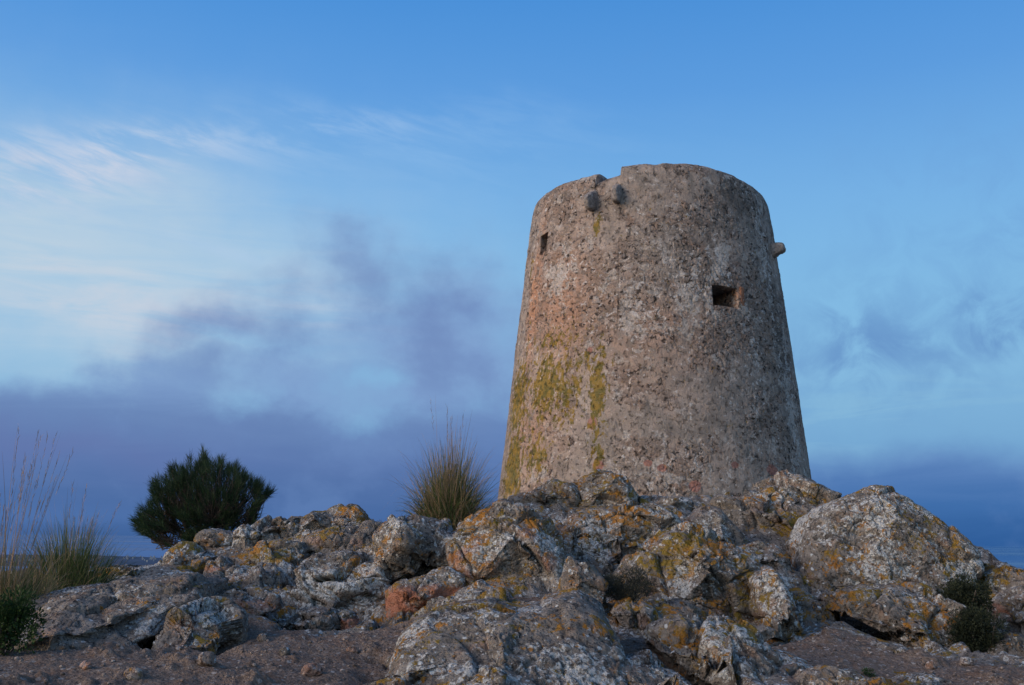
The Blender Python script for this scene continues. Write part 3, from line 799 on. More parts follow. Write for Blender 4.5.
for (px, py, rx, rz) in [(695, 486, .10, .10), (662, 468, .08, .07), (592, 423, .09, .12), (598, 465, .10, .09), (772, 470, .13, .10), (648, 463, .07, .06), (735, 465, .07, .06), (590, 350, .05, .05)]:
    red = np.maximum(red, wblob(px, py, rx, rz) ** .6)
Q = P + .05 * np.stack([perlin(P * 5, 71), perlin(P * 5 + 5, 72), perlin(P * 5 + 9, 73)], 1)
f1, f2, h, cx = worley(Q * np.array([5.0, 5.0, 7.0]), 21)
stone = np.clip((f2 - f1) / .22, 0, 1)
d = .030 * n_w + .36 * rub * (.030 * sstep(stone, 0, 1) + .022 * (_RV[h, 0] - .5) - .016)
f1b, f2b, hb, cb = worley(Q * 19.0, 22)
d += (.25 + .5 * rub) * .006 * (np.clip((f2b - f1b) / .25, 0, 1) - .5) * 1.6
d += .008 * fbm(P * 9, 4, .6, 64) - .014 * sstep(fbm(P * 4.5, 4, .6, 66), .22, .45)
d += .045 * moss * 0
# vertical groove under the slit
ga, gz = mcoord(540, 250)
d -= .05 * np.exp(-((thf - ga) * 3 / .07) ** 2) * sstep(zf, gz - 2.2, gz - 1.2) * (zf < gz + .1)
# rounded arris at the top
topd = (zt[None, :] - Zg).ravel()
d -= .10 * np.exp(-topd / .06) + .05 * np.exp(-topd / .22)
P[:, 0] += np.sin(thf) * d; P[:, 1] -= np.cos(thf) * d
G = P.reshape(NZ, NTH, 3)
# openings: faces dropped, deep reveals added
def zrow(j, z): return int(np.clip(round((z - Z0) / (zt[j] - Z0) * (NZ - 1)), 0, NZ - 1))
holes = []
for (aa, bb), depth, slope in (((win[0], win[1]), .95, -.10), ((slit[0], slit[1]), .5, 0)):
    j0, j1 = col_of(aa[0]), col_of(bb[0]); jm = (j0 + j1) // 2
    i0, i1 = zrow(jm, bb[1]), zrow(jm, aa[1])
    holes.append((i0, i1, j0, j1, depth))
keep = np.ones((NZ - 1, NTH), bool)
for i0, i1, j0, j1, _d in holes: keep[i0:i1, j0:j1] = False
ii, jj = np.meshgrid(np.arange(NZ - 1), np.arange(NTH), indexing='ij')
ii = ii[keep]; jj = jj[keep]
F = np.stack([ii * NTH + jj, ii * NTH + (jj + 1) % NTH, (ii + 1) * NTH + (jj + 1) % NTH, (ii + 1) * NTH + jj], 1).tolist()
V = P.tolist()
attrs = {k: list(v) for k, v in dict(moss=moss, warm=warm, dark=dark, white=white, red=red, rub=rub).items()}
def addv(p, src=None, **kw):
    V.append(list(p))
    for k in attrs: attrs[k].append(kw.get(k, attrs[k][src] if src is not None else 0.0))
    return len(V) - 1
rsn = random.Random(9)
for i0, i1, j0, j1, depth in holes:
    loop = [(i0, j) for j in range(j0, j1)] + [(i, j1) for i in range(i0, i1)] + [(i1, j) for j in range(j1, j0, -1)] + [(i, j0) for i in range(i1, i0, -1)]
    am = (th[j0] + th[j1]) / 2
    inward = np.array([-math.sin(am), math.cos(am), 0])
    prev = [i * NTH + j for i, j in loop]
    base_idx = list(prev)
    steps = 14
    for s in range(1, steps + 1):
        cur = []
        for q_, (i, j) in enumerate(loop):
            p = G[i, j] + inward * depth * s / steps
            pp = p + inward * 0
            nn = fbm(np.array([p * 5.0]), 3, .6, 81)[0] * .035 * min(1, s / 3)
            p = p + np.array([math.cos(am), math.sin(am), 0]) * nn + np.array([0, 0, nn])
            cur.append(addv(p, base_idx[q_], moss=0, rub=1, dark=.3))
        n_ = len(loop)
        for q_ in range(n_):
            F.append([prev[q_], prev[(q_ + 1) % n_], cur[(q_ + 1) % n_], cur[q_]])
        prev = cur
    cpt = np.mean([V[k_] for k_ in prev], axis=0)
    cidx = addv(cpt, prev[0])
    for q_ in range(0, len(prev)):
        F.append([prev[q_], prev[(q_ + 1) % len(prev)], cidx, cidx])
# top of the wall: inwards over the parapet, down its inner face
toprow = [(NZ - 1) * NTH + j for j in range(NTH)]
prev = toprow
ringdefs = [(.05, .02), (.15, .03), (.30, .03), (.45, .02), (.52, -.05), (.55, -.5), (.56, -1.15)]
NXY = np.stack([np.sin(th), -np.cos(th)], 1)
topP = G[NZ - 1]
for (inn, dz) in ringdefs:
    rad_ = np.hypot(topP[:, 0] - TX, topP[:, 1] - TY) - inn
    ptn = np.stack([TX + NXY[:, 0] * rad_, TY + NXY[:, 1] * rad_, topP[:, 2] + dz], 1)
    ptn[:, 2] += .012 * fbm(ptn * 6, 3, .6, 83)
    if dz <= -1.1: ptn[:, 2] = ZT - 1.3
    b0 = len(V)
    V += ptn.tolist()
    for k in attrs:
        attrs[k] += ([attrs[k][x] for x in toprow] if k != 'moss' else [0.0] * NTH)
    cur = list(range(b0, b0 + NTH))
    for j in range(NTH): F.append([prev[j], prev[(j + 1) % NTH], cur[(j + 1) % NTH], cur[j]])
    prev = cur

m, t = new_mat('old_lime_render')
g = t.n('ShaderNodeNewGeometry'); pos = g.outputs['Position']
a_ = {k: attr(t, k) for k in ('moss', 'warm', 'dark', 'white', 'red', 'rub')}
nA = t.noise(pos, 7, 7, .70); nB = t.noise(t.vadd(pos, (4, 4, 1)), 1.5, 5, .6); nC = t.noise(t.vadd(pos, (8, 1, 1)), 26, 6, .72)
plaster = t.ramp(nA, [(.32, (.075, .064, .056)), (.44, (.17, .146, .128)), (.55, (.27, .237, .21)), (.67, (.44, .40, .365))])
plaster = t.mix(t.mul(t.ss(nB, .40, .60), .55), plaster, (.22, .150, .118))
plaster = t.mix(t.mul(t.ss(t.noise(t.vadd(pos, (1, 4, 7)), 3.3, 6, .65), .52, .62), .6), plaster, (.12, .108, .10))
nD = t.noise(t.vadd(pos, (6, 2, 3)), 1.9, 7, .62)
plaster = t.mix(t.mul(t.ss(nD, .54, .60), .55), plaster, t.ramp(nA, [(.3, (.24, .21, .19)), (.6, (.44, .40, .37))]))
# aggregate in the plaster
v1 = t.vor(t.vadd(pos, (2, 2, 2)), 13); v1c = t.n('ShaderNodeSeparateColor'); t.l(v1.outputs['Color'], v1c.inputs[0])
agg = t.mul(t.ss(t.add(v1.outputs['Distance'], t.mul(nC, .55)), .62, .50), t.ss(v1c.outputs[0], .66, .70))
c = t.mix(t.mul(agg, .42), plaster, t.mix(v1c.outputs[1], (.28, .225, .19), (.47, .43, .39)))
# stones where the render has gone
wpos = t.vadd(t.vscale(pos, (1, 1, 1.35)), t.vscale(t.comb(nA, nB, nC), (.12, .12, .12)))
v2 = t.vor(wpos, 5.2); v2c = t.n('ShaderNodeSeparateColor'); t.l(v2.outputs['Color'], v2c.inputs[0])
stn = t.ramp(v2c.outputs[1], [(0, (.12, .10, .09)), (.3, (.23, .185, .155)), (.55, (.31, .265, .23)), (.8, (.25, .165, .12)), (1, (.42, .38, .345))])
stn = t.mix(t.mul(t.ss(nC, .42, .60), .6), stn, (.12, .10, .088))
v2e = t.vor(wpos, 5.2, 'DISTANCE_TO_EDGE')
stn = t.mix(t.mul(t.ss(v2e.outputs['Distance'], .05, .01), .45), stn, (.085, .07, .062))
rubm = t.ss(t.add(a_['rub'], t.mul(t.sub(nA, .5), 1.3)), .38, .62)
c = t.mix(t.mul(rubm, .62), c, stn)
# areas where the render is still whole: quieter, broader tones
plain = t.ramp(t.add(t.mul(nB, .6), t.mul(t.noise(t.vadd(pos, (3, 3, 9)), 4.0, 5, .55), .4)), [(.36, (.155, .136, .120)), (.47, (.235, .202, .176)), (.56, (.31, .258, .220)), (.68, (.38, .33, .29))])
whole = t.ss(t.add(t.sub(1.0, a_['rub']), t.mul(t.sub(nD, .5), 2.6)), .42, .72)
c = t.mix(t.mul(whole, .72), c, plain)
# warm leached stain
c = t.mix(t.m('MULTIPLY', t.mul(a_['warm'], .95), t.ss(nA, .34, .55), clamp=True), c, (.42, .225, .135))
# dark weathering crust
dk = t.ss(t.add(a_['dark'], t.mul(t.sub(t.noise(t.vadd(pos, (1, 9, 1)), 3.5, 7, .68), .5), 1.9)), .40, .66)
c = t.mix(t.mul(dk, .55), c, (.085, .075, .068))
# pale lichen
wl = t.noise(t.vadd(pos, (1.2, 1.9, 6.1)), 8.5, 7, .70, .4)
wm = t.ss(t.add(t.mul(a_['white'], .13), wl), .585, .66)
c = t.mix(t.mul(wm, .75), c, t.mix(nC, (.32, .30, .28), (.66, .65, .64)))
# small black holes and crust
bk = t.noise(t.vadd(pos, (7.2, 1.9, 2.1)), 12, 7, .72)
c = t.mix(t.mul(t.ss(t.sub(bk, t.mul(t.sub(whole, .4), .05)), .585, .625), .85), c, (.035, .030, .028))
nE = t.noise(t.vadd(pos, (11, 3, 5)), 3.0, 8, .66)
pm = t.ss(t.add(nE, t.mul(t.sub(a_['white'], .25), .16)), .545, .60)
c = t.mix(t.mul(pm, .72), c, t.ramp(nC, [(.32, (.24, .215, .19)), (.55, (.40, .37, .34)), (.72, (.56, .54, .52))]))
nF = t.noise(t.vadd(pos, (2, 13, 8)), 2.1, 8, .66)
c = t.mix(t.mul(t.ss(t.add(nF, t.mul(a_['dark'], .14)), .59, .65), .42), c, (.105, .092, .082))
# iron red stones
rdm = t.ss(t.add(a_['red'], t.mul(t.sub(nA, .5), .5)), .45, .6)
c = t.mix(t.mul(rdm, .8), c, (.27, .125, .10))
# moss in broken drips
mn = t.noise(t.vscale(pos, (1, 1, .6)), 10, 8, .74, .2)
mm = t.ss(t.add(t.mul(a_['moss'], .25), mn), .625, .67)
c = t.mix(t.mul(mm, .88), c, t.mix(t.ss(t.noise(pos, 8, 3), .4, .6), (.21, .135, .018), (.10, .088, .018)))
hgt = t.add(t.add(t.mul(nA, 1.5), t.mul(nC, .9)), t.add(t.mul(t.ss(v2e.outputs['Distance'], 0, .12), t.mul(rubm, .3)), t.mul(t.ss(bk, .62, .56), 1.3)))
finish(t, c, .95, hgt, .022, 1.0, .1)
TOWER = m

tower = empty('watchtower', (TX, TY, Z0))
tag(tower, 'round tapering stone watchtower with worn render, standing behind the rocks', 'tower')
def rel(Vs): return np.asarray(Vs, float) - np.array([TX, TY, Z0])
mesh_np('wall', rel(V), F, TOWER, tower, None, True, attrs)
# roof terrace inside the parapet
V2 = [(0, 0, 0)] + [(math.sin(a) * 2.12, math.cos(a) * 2.12, 0) for a in np.linspace(0, 2 * math.pi, 64, endpoint=False)]
V2 = np.array(V2) + np.array([0, 0, ZT - 1.28 - Z0])
F2 = [(0, 1 + (k + 1) % 64, 1 + k) for k in range(64)]
mesh_np('roof_terrace', V2, F2, TOWER, tower, None, False, {k: [0] * 65 for k in attrs})

m, t = new_mat('corbel_stone')
g = t.n('ShaderNodeNewGeometry')
c = t.ramp(t.noise(g.outputs['Position'], 16, 6, .65), [(.3, (.12, .105, .10)), (.5, (.24, .21, .19)), (.7, (.36, .32, .29)), (.85, (.46, .44, .42))])
finish(t, c, .95, t.noise(g.outputs['Position'], 50, 5, .7), .02, 1)
CORB = m
def corbel(a, z, w_, h_, out, tilt, label=None):
    S, Fs = sphere(5)
    L = np.sign(S) * np.abs(S) ** .55
    L = L * np.array([w_ / 2, out / 2 + .12, h_ / 2])
    # underside cut away towards the tip
    tip = np.clip(-L[:, 1] / (out / 2 + .12), -1, 1) * .5 + .5
    L[:, 2] = np.where(L[:, 2] < 0, L[:, 2] * (1 - .62 * tip), L[:, 2] * (1 - .12 * tip)); L[:, 0] *= 1 - .2 * tip
    L[:, 1] -= out / 2 - .12
    L += vnormals(L, Fs) * (.035 * fbm(L * 7 + a * 9, 4, .55, 12) + .012 * fbm(L * 25, 3, .6, 13))[:, None]
    ct, st_ = math.cos(tilt), math.sin(tilt)
    y = L[:, 1] * ct - L[:, 2] * st_; z_ = L[:, 1] * st_ + L[:, 2] * ct
    L[:, 1], L[:, 2] = y, z_
    # rotate so that -y points outwards at angle a
    ca, sa = math.cos(a), math.sin(a)
    X = L[:, 0] * ca - L[:, 1] * sa; Yy = L[:, 0] * sa + L[:, 1] * ca
    Rz = cone_R(z)
    Vw = np.stack([TX + math.sin(a) * Rz + X, TY - math.cos(a) * Rz + Yy, z + L[:, 2]], 1)
    o = mesh_np('corbel', rel(Vw), Fs, CORB, tower, None, True)
    if label: o['label'] = label
a1, z1 = hit(593, 202); corbel(a1, z1 - .02, .19, .48, .30, .42, 'rounded dark corbel at the left below the notch')
a2, z2 = hit(617.5, 196); corbel(a2, z2 + .0, .19, .46, .26, .38, 'squarer corbel at the right below the notch')
a3, z3 = hit(767, 250)
corbel(a3 + .12, z3 + .04, .28, .36, .26, -.16, 'corbel sticking out of the right side of the wall')

# worn brick beside the window opening
m, t = new_mat('brick'); g = t.n('ShaderNodeNewGeometry')
finish(t, t.ramp(t.noise(g.outputs['Position'], 20, 5, .6), [(.3, (.14, .07, .045)), (.6, (.26, .13, .08))]), .95, t.noise(g.outputs['Position'], 40, 4), .02)
aw, zw = hit(742, 297)
S, Fs = sphere(5)
L = np.sign(S) * np.abs(S) ** .35 * np.array([.055, .07, .20])
L += vnormals(L, Fs) * (.014 * fbm(L * 14, 3, .6, 5))[:, None]
ca, sa = math.cos(aw), math.sin(aw)
Rz = cone_R(zw) - .045
Vw = np.stack([TX + math.sin(aw) * Rz + L[:, 0] * ca - L[:, 1] * sa, TY - math.cos(aw) * Rz + L[:, 0] * sa + L[:, 1] * ca, zw + L[:, 2]], 1)
mesh_np('window_jamb', rel(Vw), Fs, m, tower, None, True)

# ------------------------------------------------------------------ loose stones (countable) and gravel (stuff)
rs = random.Random(21)
S4, F4 = sphere(3)
protos = []
for k in range(6):
    L = S4.copy() * np.array([1, .8, .6])
    for q_ in range(9):
        n = np.array([rs.gauss(0, 1) for _ in range(3)]); n /= np.linalg.norm(n)
        ov = L @ n - rs.uniform(.45, .62); L -= np.clip(ov, 0, None)[:, None] * n
    L += .08 * fbm(L * 2.4 + k * 5, 3, .6, 4)[:, None] * S4
    protos.append(L)
V = []; F = []; nb = 0
cnt = 0
while cnt < 4200:
    sx, sy, sr = rs.choice(SOIL)
    x = sx + rs.gauss(0, sr * .7); y = sy + rs.gauss(0, sr * .7)
    if y < 4.6: continue
    s_ = .003 + .014 * rs.random() ** 6
    L = protos[cnt % 6][::1]
    # small pebbles: low-poly hull of the icosphere
    S1, F1 = sphere(1)
    pr = S1 * np.array([1, rs.uniform(.7, 1), rs.uniform(.5, .8)]) * (1 + .25 * (np.array([rs.random() for _ in range(len(S1))])[:, None] - .5))
    ca, sa = math.cos(rs.uniform(0, 6.3)), math.sin(rs.uniform(0, 6.3))
    n_ = math.hypot(ca, sa) + 1e-6; ca /= n_; sa /= n_
    pv = pr * s_
    pv = np.stack([pv[:, 0] * ca - pv[:, 1] * sa, pv[:, 0] * sa + pv[:, 1] * ca, pv[:, 2]], 1) + np.array([x, y, ground_z(x, y) + s_ * .3])
    V.append(pv); F.append(F1 + nb); nb += len(pv); cnt += 1
m, t = new_mat('gravel'); g = t.n('ShaderNodeNewGeometry')
rnd = t.noise(g.outputs['Position'], 19, 2)
c = t.ramp(rnd, [(.3, (.07, .055, .045)), (.5, (.16, .125, .105)), (.65, (.26, .22, .19)), (.72, (.42, .39, .36))])
finish(t, c, .95)
tag(mesh_np('gravel', np.vstack(V), np.vstack(F), m, None, (0, 0, 0), False), 'loose grit and pebbles strewn over the bare earth', 'gravel', kind='stuff')

LOOSE = [(205,665,.10,.2,'larger dark stone lying on the path below the white-crusted rock'),(85,668,.06,.8,'small reddish stone alone on the left path'),
         (285,655,.05,0,'small pale stone in the middle of the dirt hollow'),(352,652,.055,.5,'small stone on the path near the red-faced block'),
         (310,676,.09,.6,'rusty flat stone at the bottom edge left of the front slab'),(135,677,.07,.3,'brown stone at the bottom edge of the left path'),
         (262,640,.06,0,'grey stone at the left of the dirt hollow'),(840,662,.05,.2,'small stone in the middle of the right dirt patch'),
         (930,668,.06,.3,'small rusty stone at the right of the right dirt patch'),(868,620,.05,.2,'small stone at the top of the right dirt patch under the ledge'),
         (965,664,.07,.2,'flat stone at the base of the dark shrub on the right')]
def ray_ground(px, py):
    Y = 4.0
    while Y < 14:
        p = at(px, py, Y)
        if ground_z(p[0], p[1]) > p[2]: return p
        Y += .01
    return at(px, py, 7)
S6, F6 = sphere(4)
for k, (px, py, s_, red_, lab) in enumerate(LOOSE):
    p = ray_ground(px, py)
    L = S6 * np.array([1.2, .9, .65])
    for q_ in range(10):
        n = np.array([rs.gauss(0, 1) for _ in range(3)]); n /= np.linalg.norm(n)
        ov = L @ n - rs.uniform(.5, .65); L -= np.clip(ov, 0, None)[:, None] * n
    L *= s_ * .6
    L += vnormals(L, F6) * (rock_disp(L + k * 7.7, .12, .3))[:, None]
    Vw = L + np.array([p[0], p[1], ground_z(p[0], p[1]) + s_ * .15])
    tag(mesh_np('stone', Vw, F6, ROCK, None, (p[0], p[1], float(Vw[:, 2].min())), True, {'red': np.full(len(Vw), red_ * .6), 'soil': np.zeros(len(Vw)), 'pale': np.full(len(Vw), .3), 'orange': np.zeros(len(Vw))}),
        lab, 'stone', 'loose stones on the bare earth')

# ------------------------------------------------------------------ plants
def leaf_mat(name, c1, c2, scale=3.0, trans=.25):
    m, t = new_mat(name)
    g = t.n('ShaderNodeNewGeometry')
    n = t.noise(g.outputs['Position'], scale, 3)
    c = t.mix(t.ss(t.add(t.mul(n, .7), t.mul(g.outputs['Random Per Island'], .35)), .32, .68), c1, c2)
    p = finish(t, c, .65, spec=.25)
    tr = t.n('ShaderNodeBsdfTranslucent'); t.put(tr.inputs[0], c)
    mx = t.n('ShaderNodeMixShader'); mx.inputs[0].default_value = trans
    out = [n_ for n_ in t.t.nodes if n_.type == 'OUTPUT_MATERIAL'][0]
    t.l(p.outputs[0], mx.inputs[1]); t.l(tr.outputs[0], mx.inputs[2]); t.l(mx.outputs[0], out.inputs[0])
    return m
GREEN = leaf_mat('grass_green', (.024, .050, .014), (.090, .118, .036))
DRY = leaf_mat('grass_dry', (.15, .105, .055), (.30, .215, .125))
STALK = leaf_mat('dry_stalk', (.17, .115, .07), (.26, .18, .12))
BUSH = leaf_mat('needle_green', (.010, .024, .012), (.032, .060, .024), 5)
SHRUB = leaf_mat('shrub_green', (.012, .018, .010), (.034, .042, .022), 9)
BRIGHT = leaf_mat('low_shrub_green', (.012, .032, .008), (.034, .068, .016), 9)
CUSH = leaf_mat('cushion_grey_green', (.022, .026, .020), (.055, .058, .044), 12)
m, t = new_mat('bark'); g = t.n('ShaderNodeNewGeometry')
finish(t, t.ramp(t.noise(g.outputs['Position'], 25, 4), [(.3, (.03, .024, .02)), (.7, (.10, .08, .065))]), .9)
BARK = m

def ribbons(name, specs, mat, parent, org):
    """specs: root, direction, length, droop, width, nseg -> thin curved blades, folded along the middle"""
    V = []; F = []
    for (p, d, ln, droop, wd, ns, rnd_) in specs:
        p = np.array(p, float); d = np.array(d, float); d /= np.linalg.norm(d)
        side = np.cross(d, [rnd_.gauss(0, 1), rnd_.gauss(0, 1), rnd_.gauss(0, .3)]); side /= (np.linalg.norm(side) + 1e-9)
        b = len(V)
        for s in range(ns + 1):
            f = s / ns
            w_ = wd * (1 - f) ** .7 * (.6 + .4 * min(1, f * 5)) + .0006
            V.append(p - side * w_ / 2); V.append(p + side * w_ / 2)
            d = d + np.array([0, 0, -droop * (f + .15) / ns]) + np.array([rnd_.gauss(0, .02), rnd_.gauss(0, .02), 0])
            d /= np.linalg.norm(d)
            p = p + d * ln / ns
        for s in range(ns):
            k = b + s * 2; F.append((k, k + 1, k + 3, k + 2))
    o = mesh_np(name, np.array(V) - np.array(org), F, mat, parent, None, True)
    return o
def tuft(name, px, py, Y, h, spread, nblade, nstalk, stalk_h, label, seed, dry=.35, wd=.007, stalkx=0.0, base=None):
    r_ = random.Random(seed)
    org = at(px, py, Y) if base is None else np.array(base)
    root = empty(name, tuple(float(v) for v in org))
    tag(root, label, 'grass tuft', 'tall grass tufts')
    def blades(n, hh, sp, w_, droop):
        out = []
        for _ in range(n):
            a = r_.uniform(0, 2 * math.pi); q = r_.random() ** .6
            rr_ = q * .24 * spread
            a2 = a + r_.gauss(0, 1.0)
            lean_ = .05 + sp * q * r_.uniform(.0, 1.1)
            ln = hh * r_.uniform(.35, 1.05) * (1.1 - .35 * q)
            out.append((org + np.array([math.cos(a) * rr_, math.sin(a) * rr_, -.10 * q - .04]), (math.cos(a2) * lean_ + r_.gauss(0, .08), math.sin(a2) * lean_, 1), ln, droop * r_.uniform(.2, 2.8) * (.45 + 1.3 * q * q), w_ * r_.uniform(.6, 1.2), 8, r_))
        return out
    ribbons('green_blades', blades(int(nblade * (1 - dry)), h * .9, .62 * spread, wd, 1.5), GREEN, root, org)
    ribbons('dry_blades', blades(int(nblade * dry), h * 1.05, .50 * spread, wd * .8, 1.2), DRY, root, org)
    th_ = []
    for _ in range(int(nblade * .22)):
        a = r_.uniform(0, 6.28); q = .6 + .4 * r_.random()
        th_.append((org + np.array([math.cos(a) * .2 * q * spread, math.sin(a) * .2 * q * spread, r_.uniform(-.08, .05)]), (math.cos(a) + r_.gauss(0, .4), math.sin(a) + r_.gauss(0, .4), r_.uniform(-.1, 1.0)), h * r_.uniform(.15, .42), 2.5, wd * .8, 6, r_))
    ribbons('dead_thatch', th_, DRY, root, org)
    for _ in range(nstalk):
        a = r_.uniform(0, 6.28); q = r_.random()
        d = np.array((math.cos(a) * .22 * q * spread + stalkx, math.sin(a) * .2 * q * spread, 1.0))
        p0 = org + np.array([math.cos(a) * .06, math.sin(a) * .06, -.05]); ln = stalk_h * r_.uniform(.55, 1.0); droop = .15 * r_.random()
        so = ribbons('flower_stalk', [(p0, d, ln, droop, .0062, 8, r_)], STALK, root, org)
        d /= np.linalg.norm(d)
        hs = []
        for k in range(20):
            f = .70 + .28 * k / 19
            q_ = p0 + d * ln * f + np.array([0, 0, -droop * .5 * f * f * ln * .3])
            hs.append((q_, d + np.array([r_.gauss(0, .18), r_.gauss(0, .18), 0]), .05 * r_.uniform(.5, 1.2), .3, .004, 2, r_))
        ribbons('seed_head', hs, STALK, so, org)
    return root
tuft('grass_tuft', 449, 523, 10.3, .98, 1.0, 2300, 8, 1.45, 'tall grass tuft growing on the rocks between the bush and the tower', 3, .48, .0085)
tuft('grass_tuft', 68, 597, 8.6, .84, 1.15, 2200, 9, 1.2, 'bushy green grass tuft behind the left slab', 4, .12, .0065, .12)
tuft('grass_tuft', 0, 612, 7.5, .70, 1.15, 1200, 26, 1.45, 'grass tuft cut by the left edge of the photo, with many tall dry stalks', 5, .5, .006, .08)
tuft('grass_tuft', 40, 606, 8.0, .42, 1.2, 600, 3, .7, 'small lower tuft in the gap between the two left grass tufts', 6, .25, .006, .1)

def shrub(name, center, rad, n, leaf, mat, label, seed, cat='shrub', up=.4, width=.5, stems=8, flat=True):
    """stems from the base, and many small leaves spread through an uneven crown"""
    r_ = random.Random(seed)
    c = np.array(center, float); rad = np.array(rad, float)
    org = c - np.array([0, 0, rad[2] * .9])
    root = empty(name, tuple(float(v) for v in org)); tag(root, label, cat)
    # clump centres give an uneven outline
    cl_ = []
    for _ in range(34):
        v = np.array([r_.gauss(0, 1) for _ in range(3)]); v /= np.linalg.norm(v)
        cl_.append((c + v * rad * r_.uniform(.25, .82), r_.uniform(.22, .42)))
    V = []; F = []
    for k in range(n):
        cc, cr_ = cl_[k % len(cl_)]
        v = np.array([r_.gauss(0, 1) for _ in range(3)]); v /= np.linalg.norm(v)
        p = cc + v * rad * cr_ * r_.random() ** .4
        d = v * .8 + (p - c) / rad * .4 + np.array([0, 0, up]); d /= np.linalg.norm(d)
        s = np.cross(d, [r_.gauss(0, 1), r_.gauss(0, 1), r_.gauss(0, 1)]); s /= np.linalg.norm(s) + 1e-9
        ln = leaf * r_.uniform(.6, 1.3); w_ = ln * width
        b = len(V)
        V += [p, p + d * ln * .5 + s * w_ / 2, p + d * ln, p + d * ln * .5 - s * w_ / 2]
        F.append((b, b + 1, b + 2, b + 3))
    mesh_np('foliage', np.array(V) - org, F, mat, root, None, False)
    sp = []
    for _ in range(stems):
        tgt = cl_[r_.randrange(len(cl_))][0]
        sp.append((org, tgt))
    tubes('stems', [([a, (a + b) / 2 + np.array([r_.gauss(0, .02), r_.gauss(0, .02), 0]), b], [.009, .006, .003]) for a, b in sp], BARK, root, org)
    return root
def tubes(name, paths, mat, parent, org, sides=6):
    V = []; F = []
    for pts, rads in paths:
        pts = [np.array(p, float) for p in pts]
        b0 = len(V)
        for k, (p, r_) in enumerate(zip(pts, rads)):
            d = pts[min(k + 1, len(pts) - 1)] - pts[max(k - 1, 0)]; d /= np.linalg.norm(d) + 1e-9
            s = np.cross(d, [.3, .9, .1]); s /= np.linalg.norm(s); u_ = np.cross(d, s)
            for q in range(sides):
                a = 2 * math.pi * q / sides
                V.append(p + (s * math.cos(a) + u_ * math.sin(a)) * r_)
        for k in range(len(pts) - 1):
            for q in range(sides):
                a = b0 + k * sides + q; b = b0 + k * sides + (q + 1) % sides
                F.append((a, b, b + sides, a + sides))
    return mesh_np(name, np.array(V) - np.array(org), F, mat, parent, None, True)

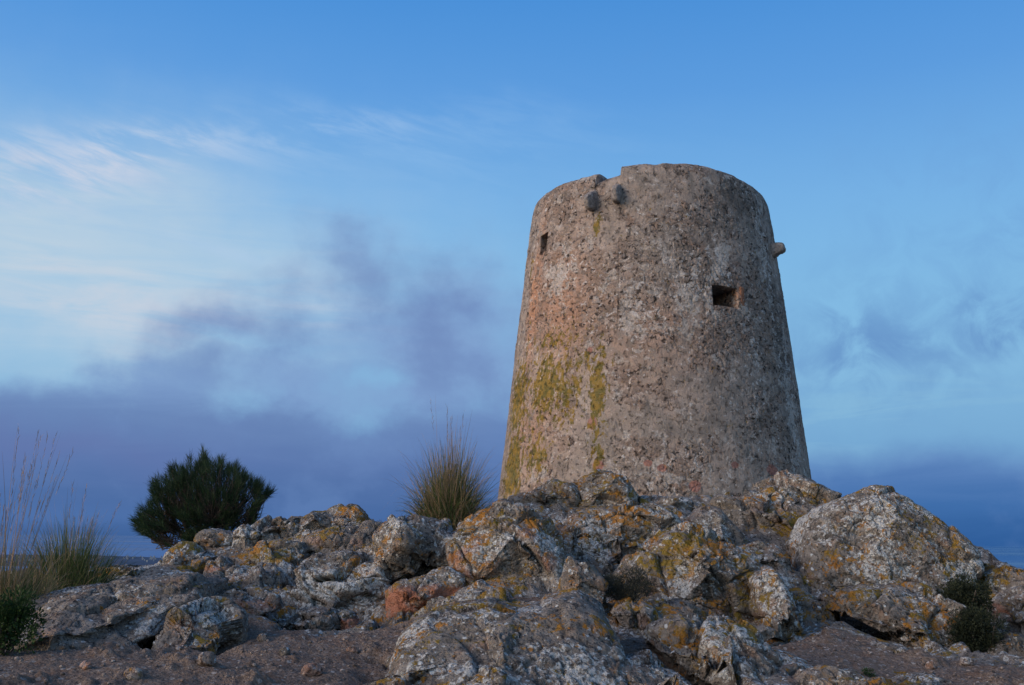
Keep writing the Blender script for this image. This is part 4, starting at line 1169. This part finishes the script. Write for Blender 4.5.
# --- the dark wind-shaped bush: stems branching from the base, brushes of needles at every twig
def needle_bush():
    r_ = random.Random(11)
    Y = 13.5
    org = at(214, 562, Y); org = org + np.array([0, 0, -.15])
    root = empty('needle_bush', tuple(float(v) for v in org))
    tag(root, 'dark green needle-leaved bush standing alone against the sky on the left', 'bush')
    # crown outline in pixels -> tips reach it; (angle-free) sample points inside
    outline = np.array([(131,528),(133,514),(146,506),(148,494),(150,480),(160,478),(166,468),(180,464),(187,456),(197,462),(203,448),(210,462),(222,458),(228,466),(238,464),(250,476),(262,482),(276,493),(272,500),(262,506),(262,520),(250,532),(226,546),(206,556),(186,552),(172,551),(160,549),(145,542),(136,536)], float)
    outline = np.array([205, 512]) + (outline - np.array([205, 512])) * np.array([.93, .93])
    def inside(x, y):
        c_ = False; n = len(outline)
        for i in range(n):
            x1, y1 = outline[i]; x2, y2 = outline[(i + 1) % n]
            if (y1 > y) != (y2 > y) and x < (x2 - x1) * (y - y1) / (y2 - y1) + x1: c_ = not c_
        return c_
    mids = []; stems = []; twigs = []
    base = org + np.array([0, 0, .05])
    # tips
    tips = []
    while len(tips) < 900:
        x, y = r_.uniform(130, 277), r_.uniform(450, 556)
        if not inside(x, y): continue
        dx = (x - 204) / 72; dy = (y - 520) / 70
        hol = dx * dx + dy * dy
        if y > 520 and abs(x - 205) < 52 and r_.random() < .45: continue     # open under the crown
        dep = math.sqrt(max(0, 1 - hol * .75)) * .85
        yy = r_.uniform(-1, 1) * dep
        tp_ = at(x, y, Y + yy)
        if perlin(np.array([tp_ * 3.8]), 15)[0] < -.04: continue
        tips.append(tp_)
    # limbs: group tips into clusters
    limb = []
    for k in range(26):
        tp = tips[r_.randrange(len(tips))]
        m_ = base * .45 + tp * .55 + np.array([r_.gauss(0, .06), r_.gauss(0, .06), r_.uniform(-.08, .04)])
        mids.append(m_)
        b2 = base + np.array([r_.gauss(0, .05), r_.gauss(0, .05), 0])
        q1 = b2 * .6 + m_ * .4 + np.array([r_.gauss(0, .03), r_.gauss(0, .03), .04])
        limb.append(([b2, q1, m_], [.030, .021, .013]))
    for tp in tips:
        m_ = min(mids, key=lambda q: np.linalg.norm(q - tp) + (0.5 if q[2] > tp[2] + .05 else 0))
        q1 = (m_ + tp) / 2 + np.array([r_.gauss(0, .06), r_.gauss(0, .06), -.07])
        twigs.append(([m_, q1, tp], [.009, .006, .0035]))
    tubes('trunk', limb, BARK, root, org, 7)
    tubes('twigs', twigs, BARK, root, org, 4)
    nd = []
    for (pts, _), tp in zip(twigs, tips):
        d = pts[2] - pts[1]; d = d / np.linalg.norm(d) + np.array([0, 0, .9]); 
        out = tp - (org + np.array([0, 0, .5])); d = d / np.linalg.norm(d) + .6 * out / np.linalg.norm(out); d /= np.linalg.norm(d)
        L_ = .17
        for k in range(34):
            f = r_.uniform(-.9, .6)
            p = tp + d * L_ * .5 * f
            dd_ = d + np.array([r_.gauss(0, .42), r_.gauss(0, .42), r_.gauss(0, .35)])
            nd.append((p, dd_, r_.uniform(.08, .15), 0, .0055, 2, r_))
    ribbons('needles', nd, BUSH, root, org)
needle_bush()

def S_at(px, py, Y, rx, ry, rz, *a, **k):
    return shrub(a[0], at(px, py, Y), (rx, ry, rz), *a[1:], **k)
S_at(6, 624, 6.3, .22, .22, .24, 'leafy_shrub', 6500, .022, BRIGHT, 'low bright green leafy shrub at the left edge beside the slab', 31)
S_at(966, 602, 8.45, .21, .25, .25, 'dense_shrub', 8500, .020, SHRUB, 'upper clump of dark shrub growing between the largest boulder and the right rocks', 32)
S_at(977, 632, 8.1, .27, .25, .26, 'dense_shrub', 10500, .020, SHRUB, 'lower and wider clump of dark shrub in the gap at the right', 33)
S_at(955, 590, 8.6, .15, .16, .10, 'dense_shrub', 3000, .018, SHRUB, 'small tip of dark shrub overlapping the lower right of the largest boulder', 37)
S_at(979, 568, 10.2, .10, .12, .06, 'dense_shrub', 1500, .020, SHRUB, 'small dark shrub peeping over the gap right of the largest boulder', 34)
S_at(626, 587, 7.75, .27, .20, .18, 'cushion_plant', 14000, .014, CUSH, 'dark grey-green cushion plant in the crevice below the wide slab', 35, cat='cushion plant', width=.3)
S_at(373, 524, 10.3, .09, .1, .05, 'cushion_plant', 1500, .014, DRY, 'tiny dry brown cushion plant on the crest left of the middle grass tuft', 36, cat='cushion plant', width=.3)
for k, (px, py, lab) in enumerate([(688, 660, 'tiny green sprig in the crack beside the long white-crusted rock'), (868, 676, 'tiny green sprig at the bottom edge of the right dirt patch'),
                                   (775, 632, 'tiny green sprig beside the small white stone')]):
    p = ray_ground(px, py) if k else at(px, py, 6.35)
    tp_ = shrub('small_herb', (p[0], p[1], p[2] + .02), (.05, .05, .03), 260, .014, BRIGHT, lab, 50 + k, cat='herb', stems=3)

scene.render.engine = 'CYCLES'
scene.cycles.max_bounces = 6
scene.cycles.diffuse_bounces = 3
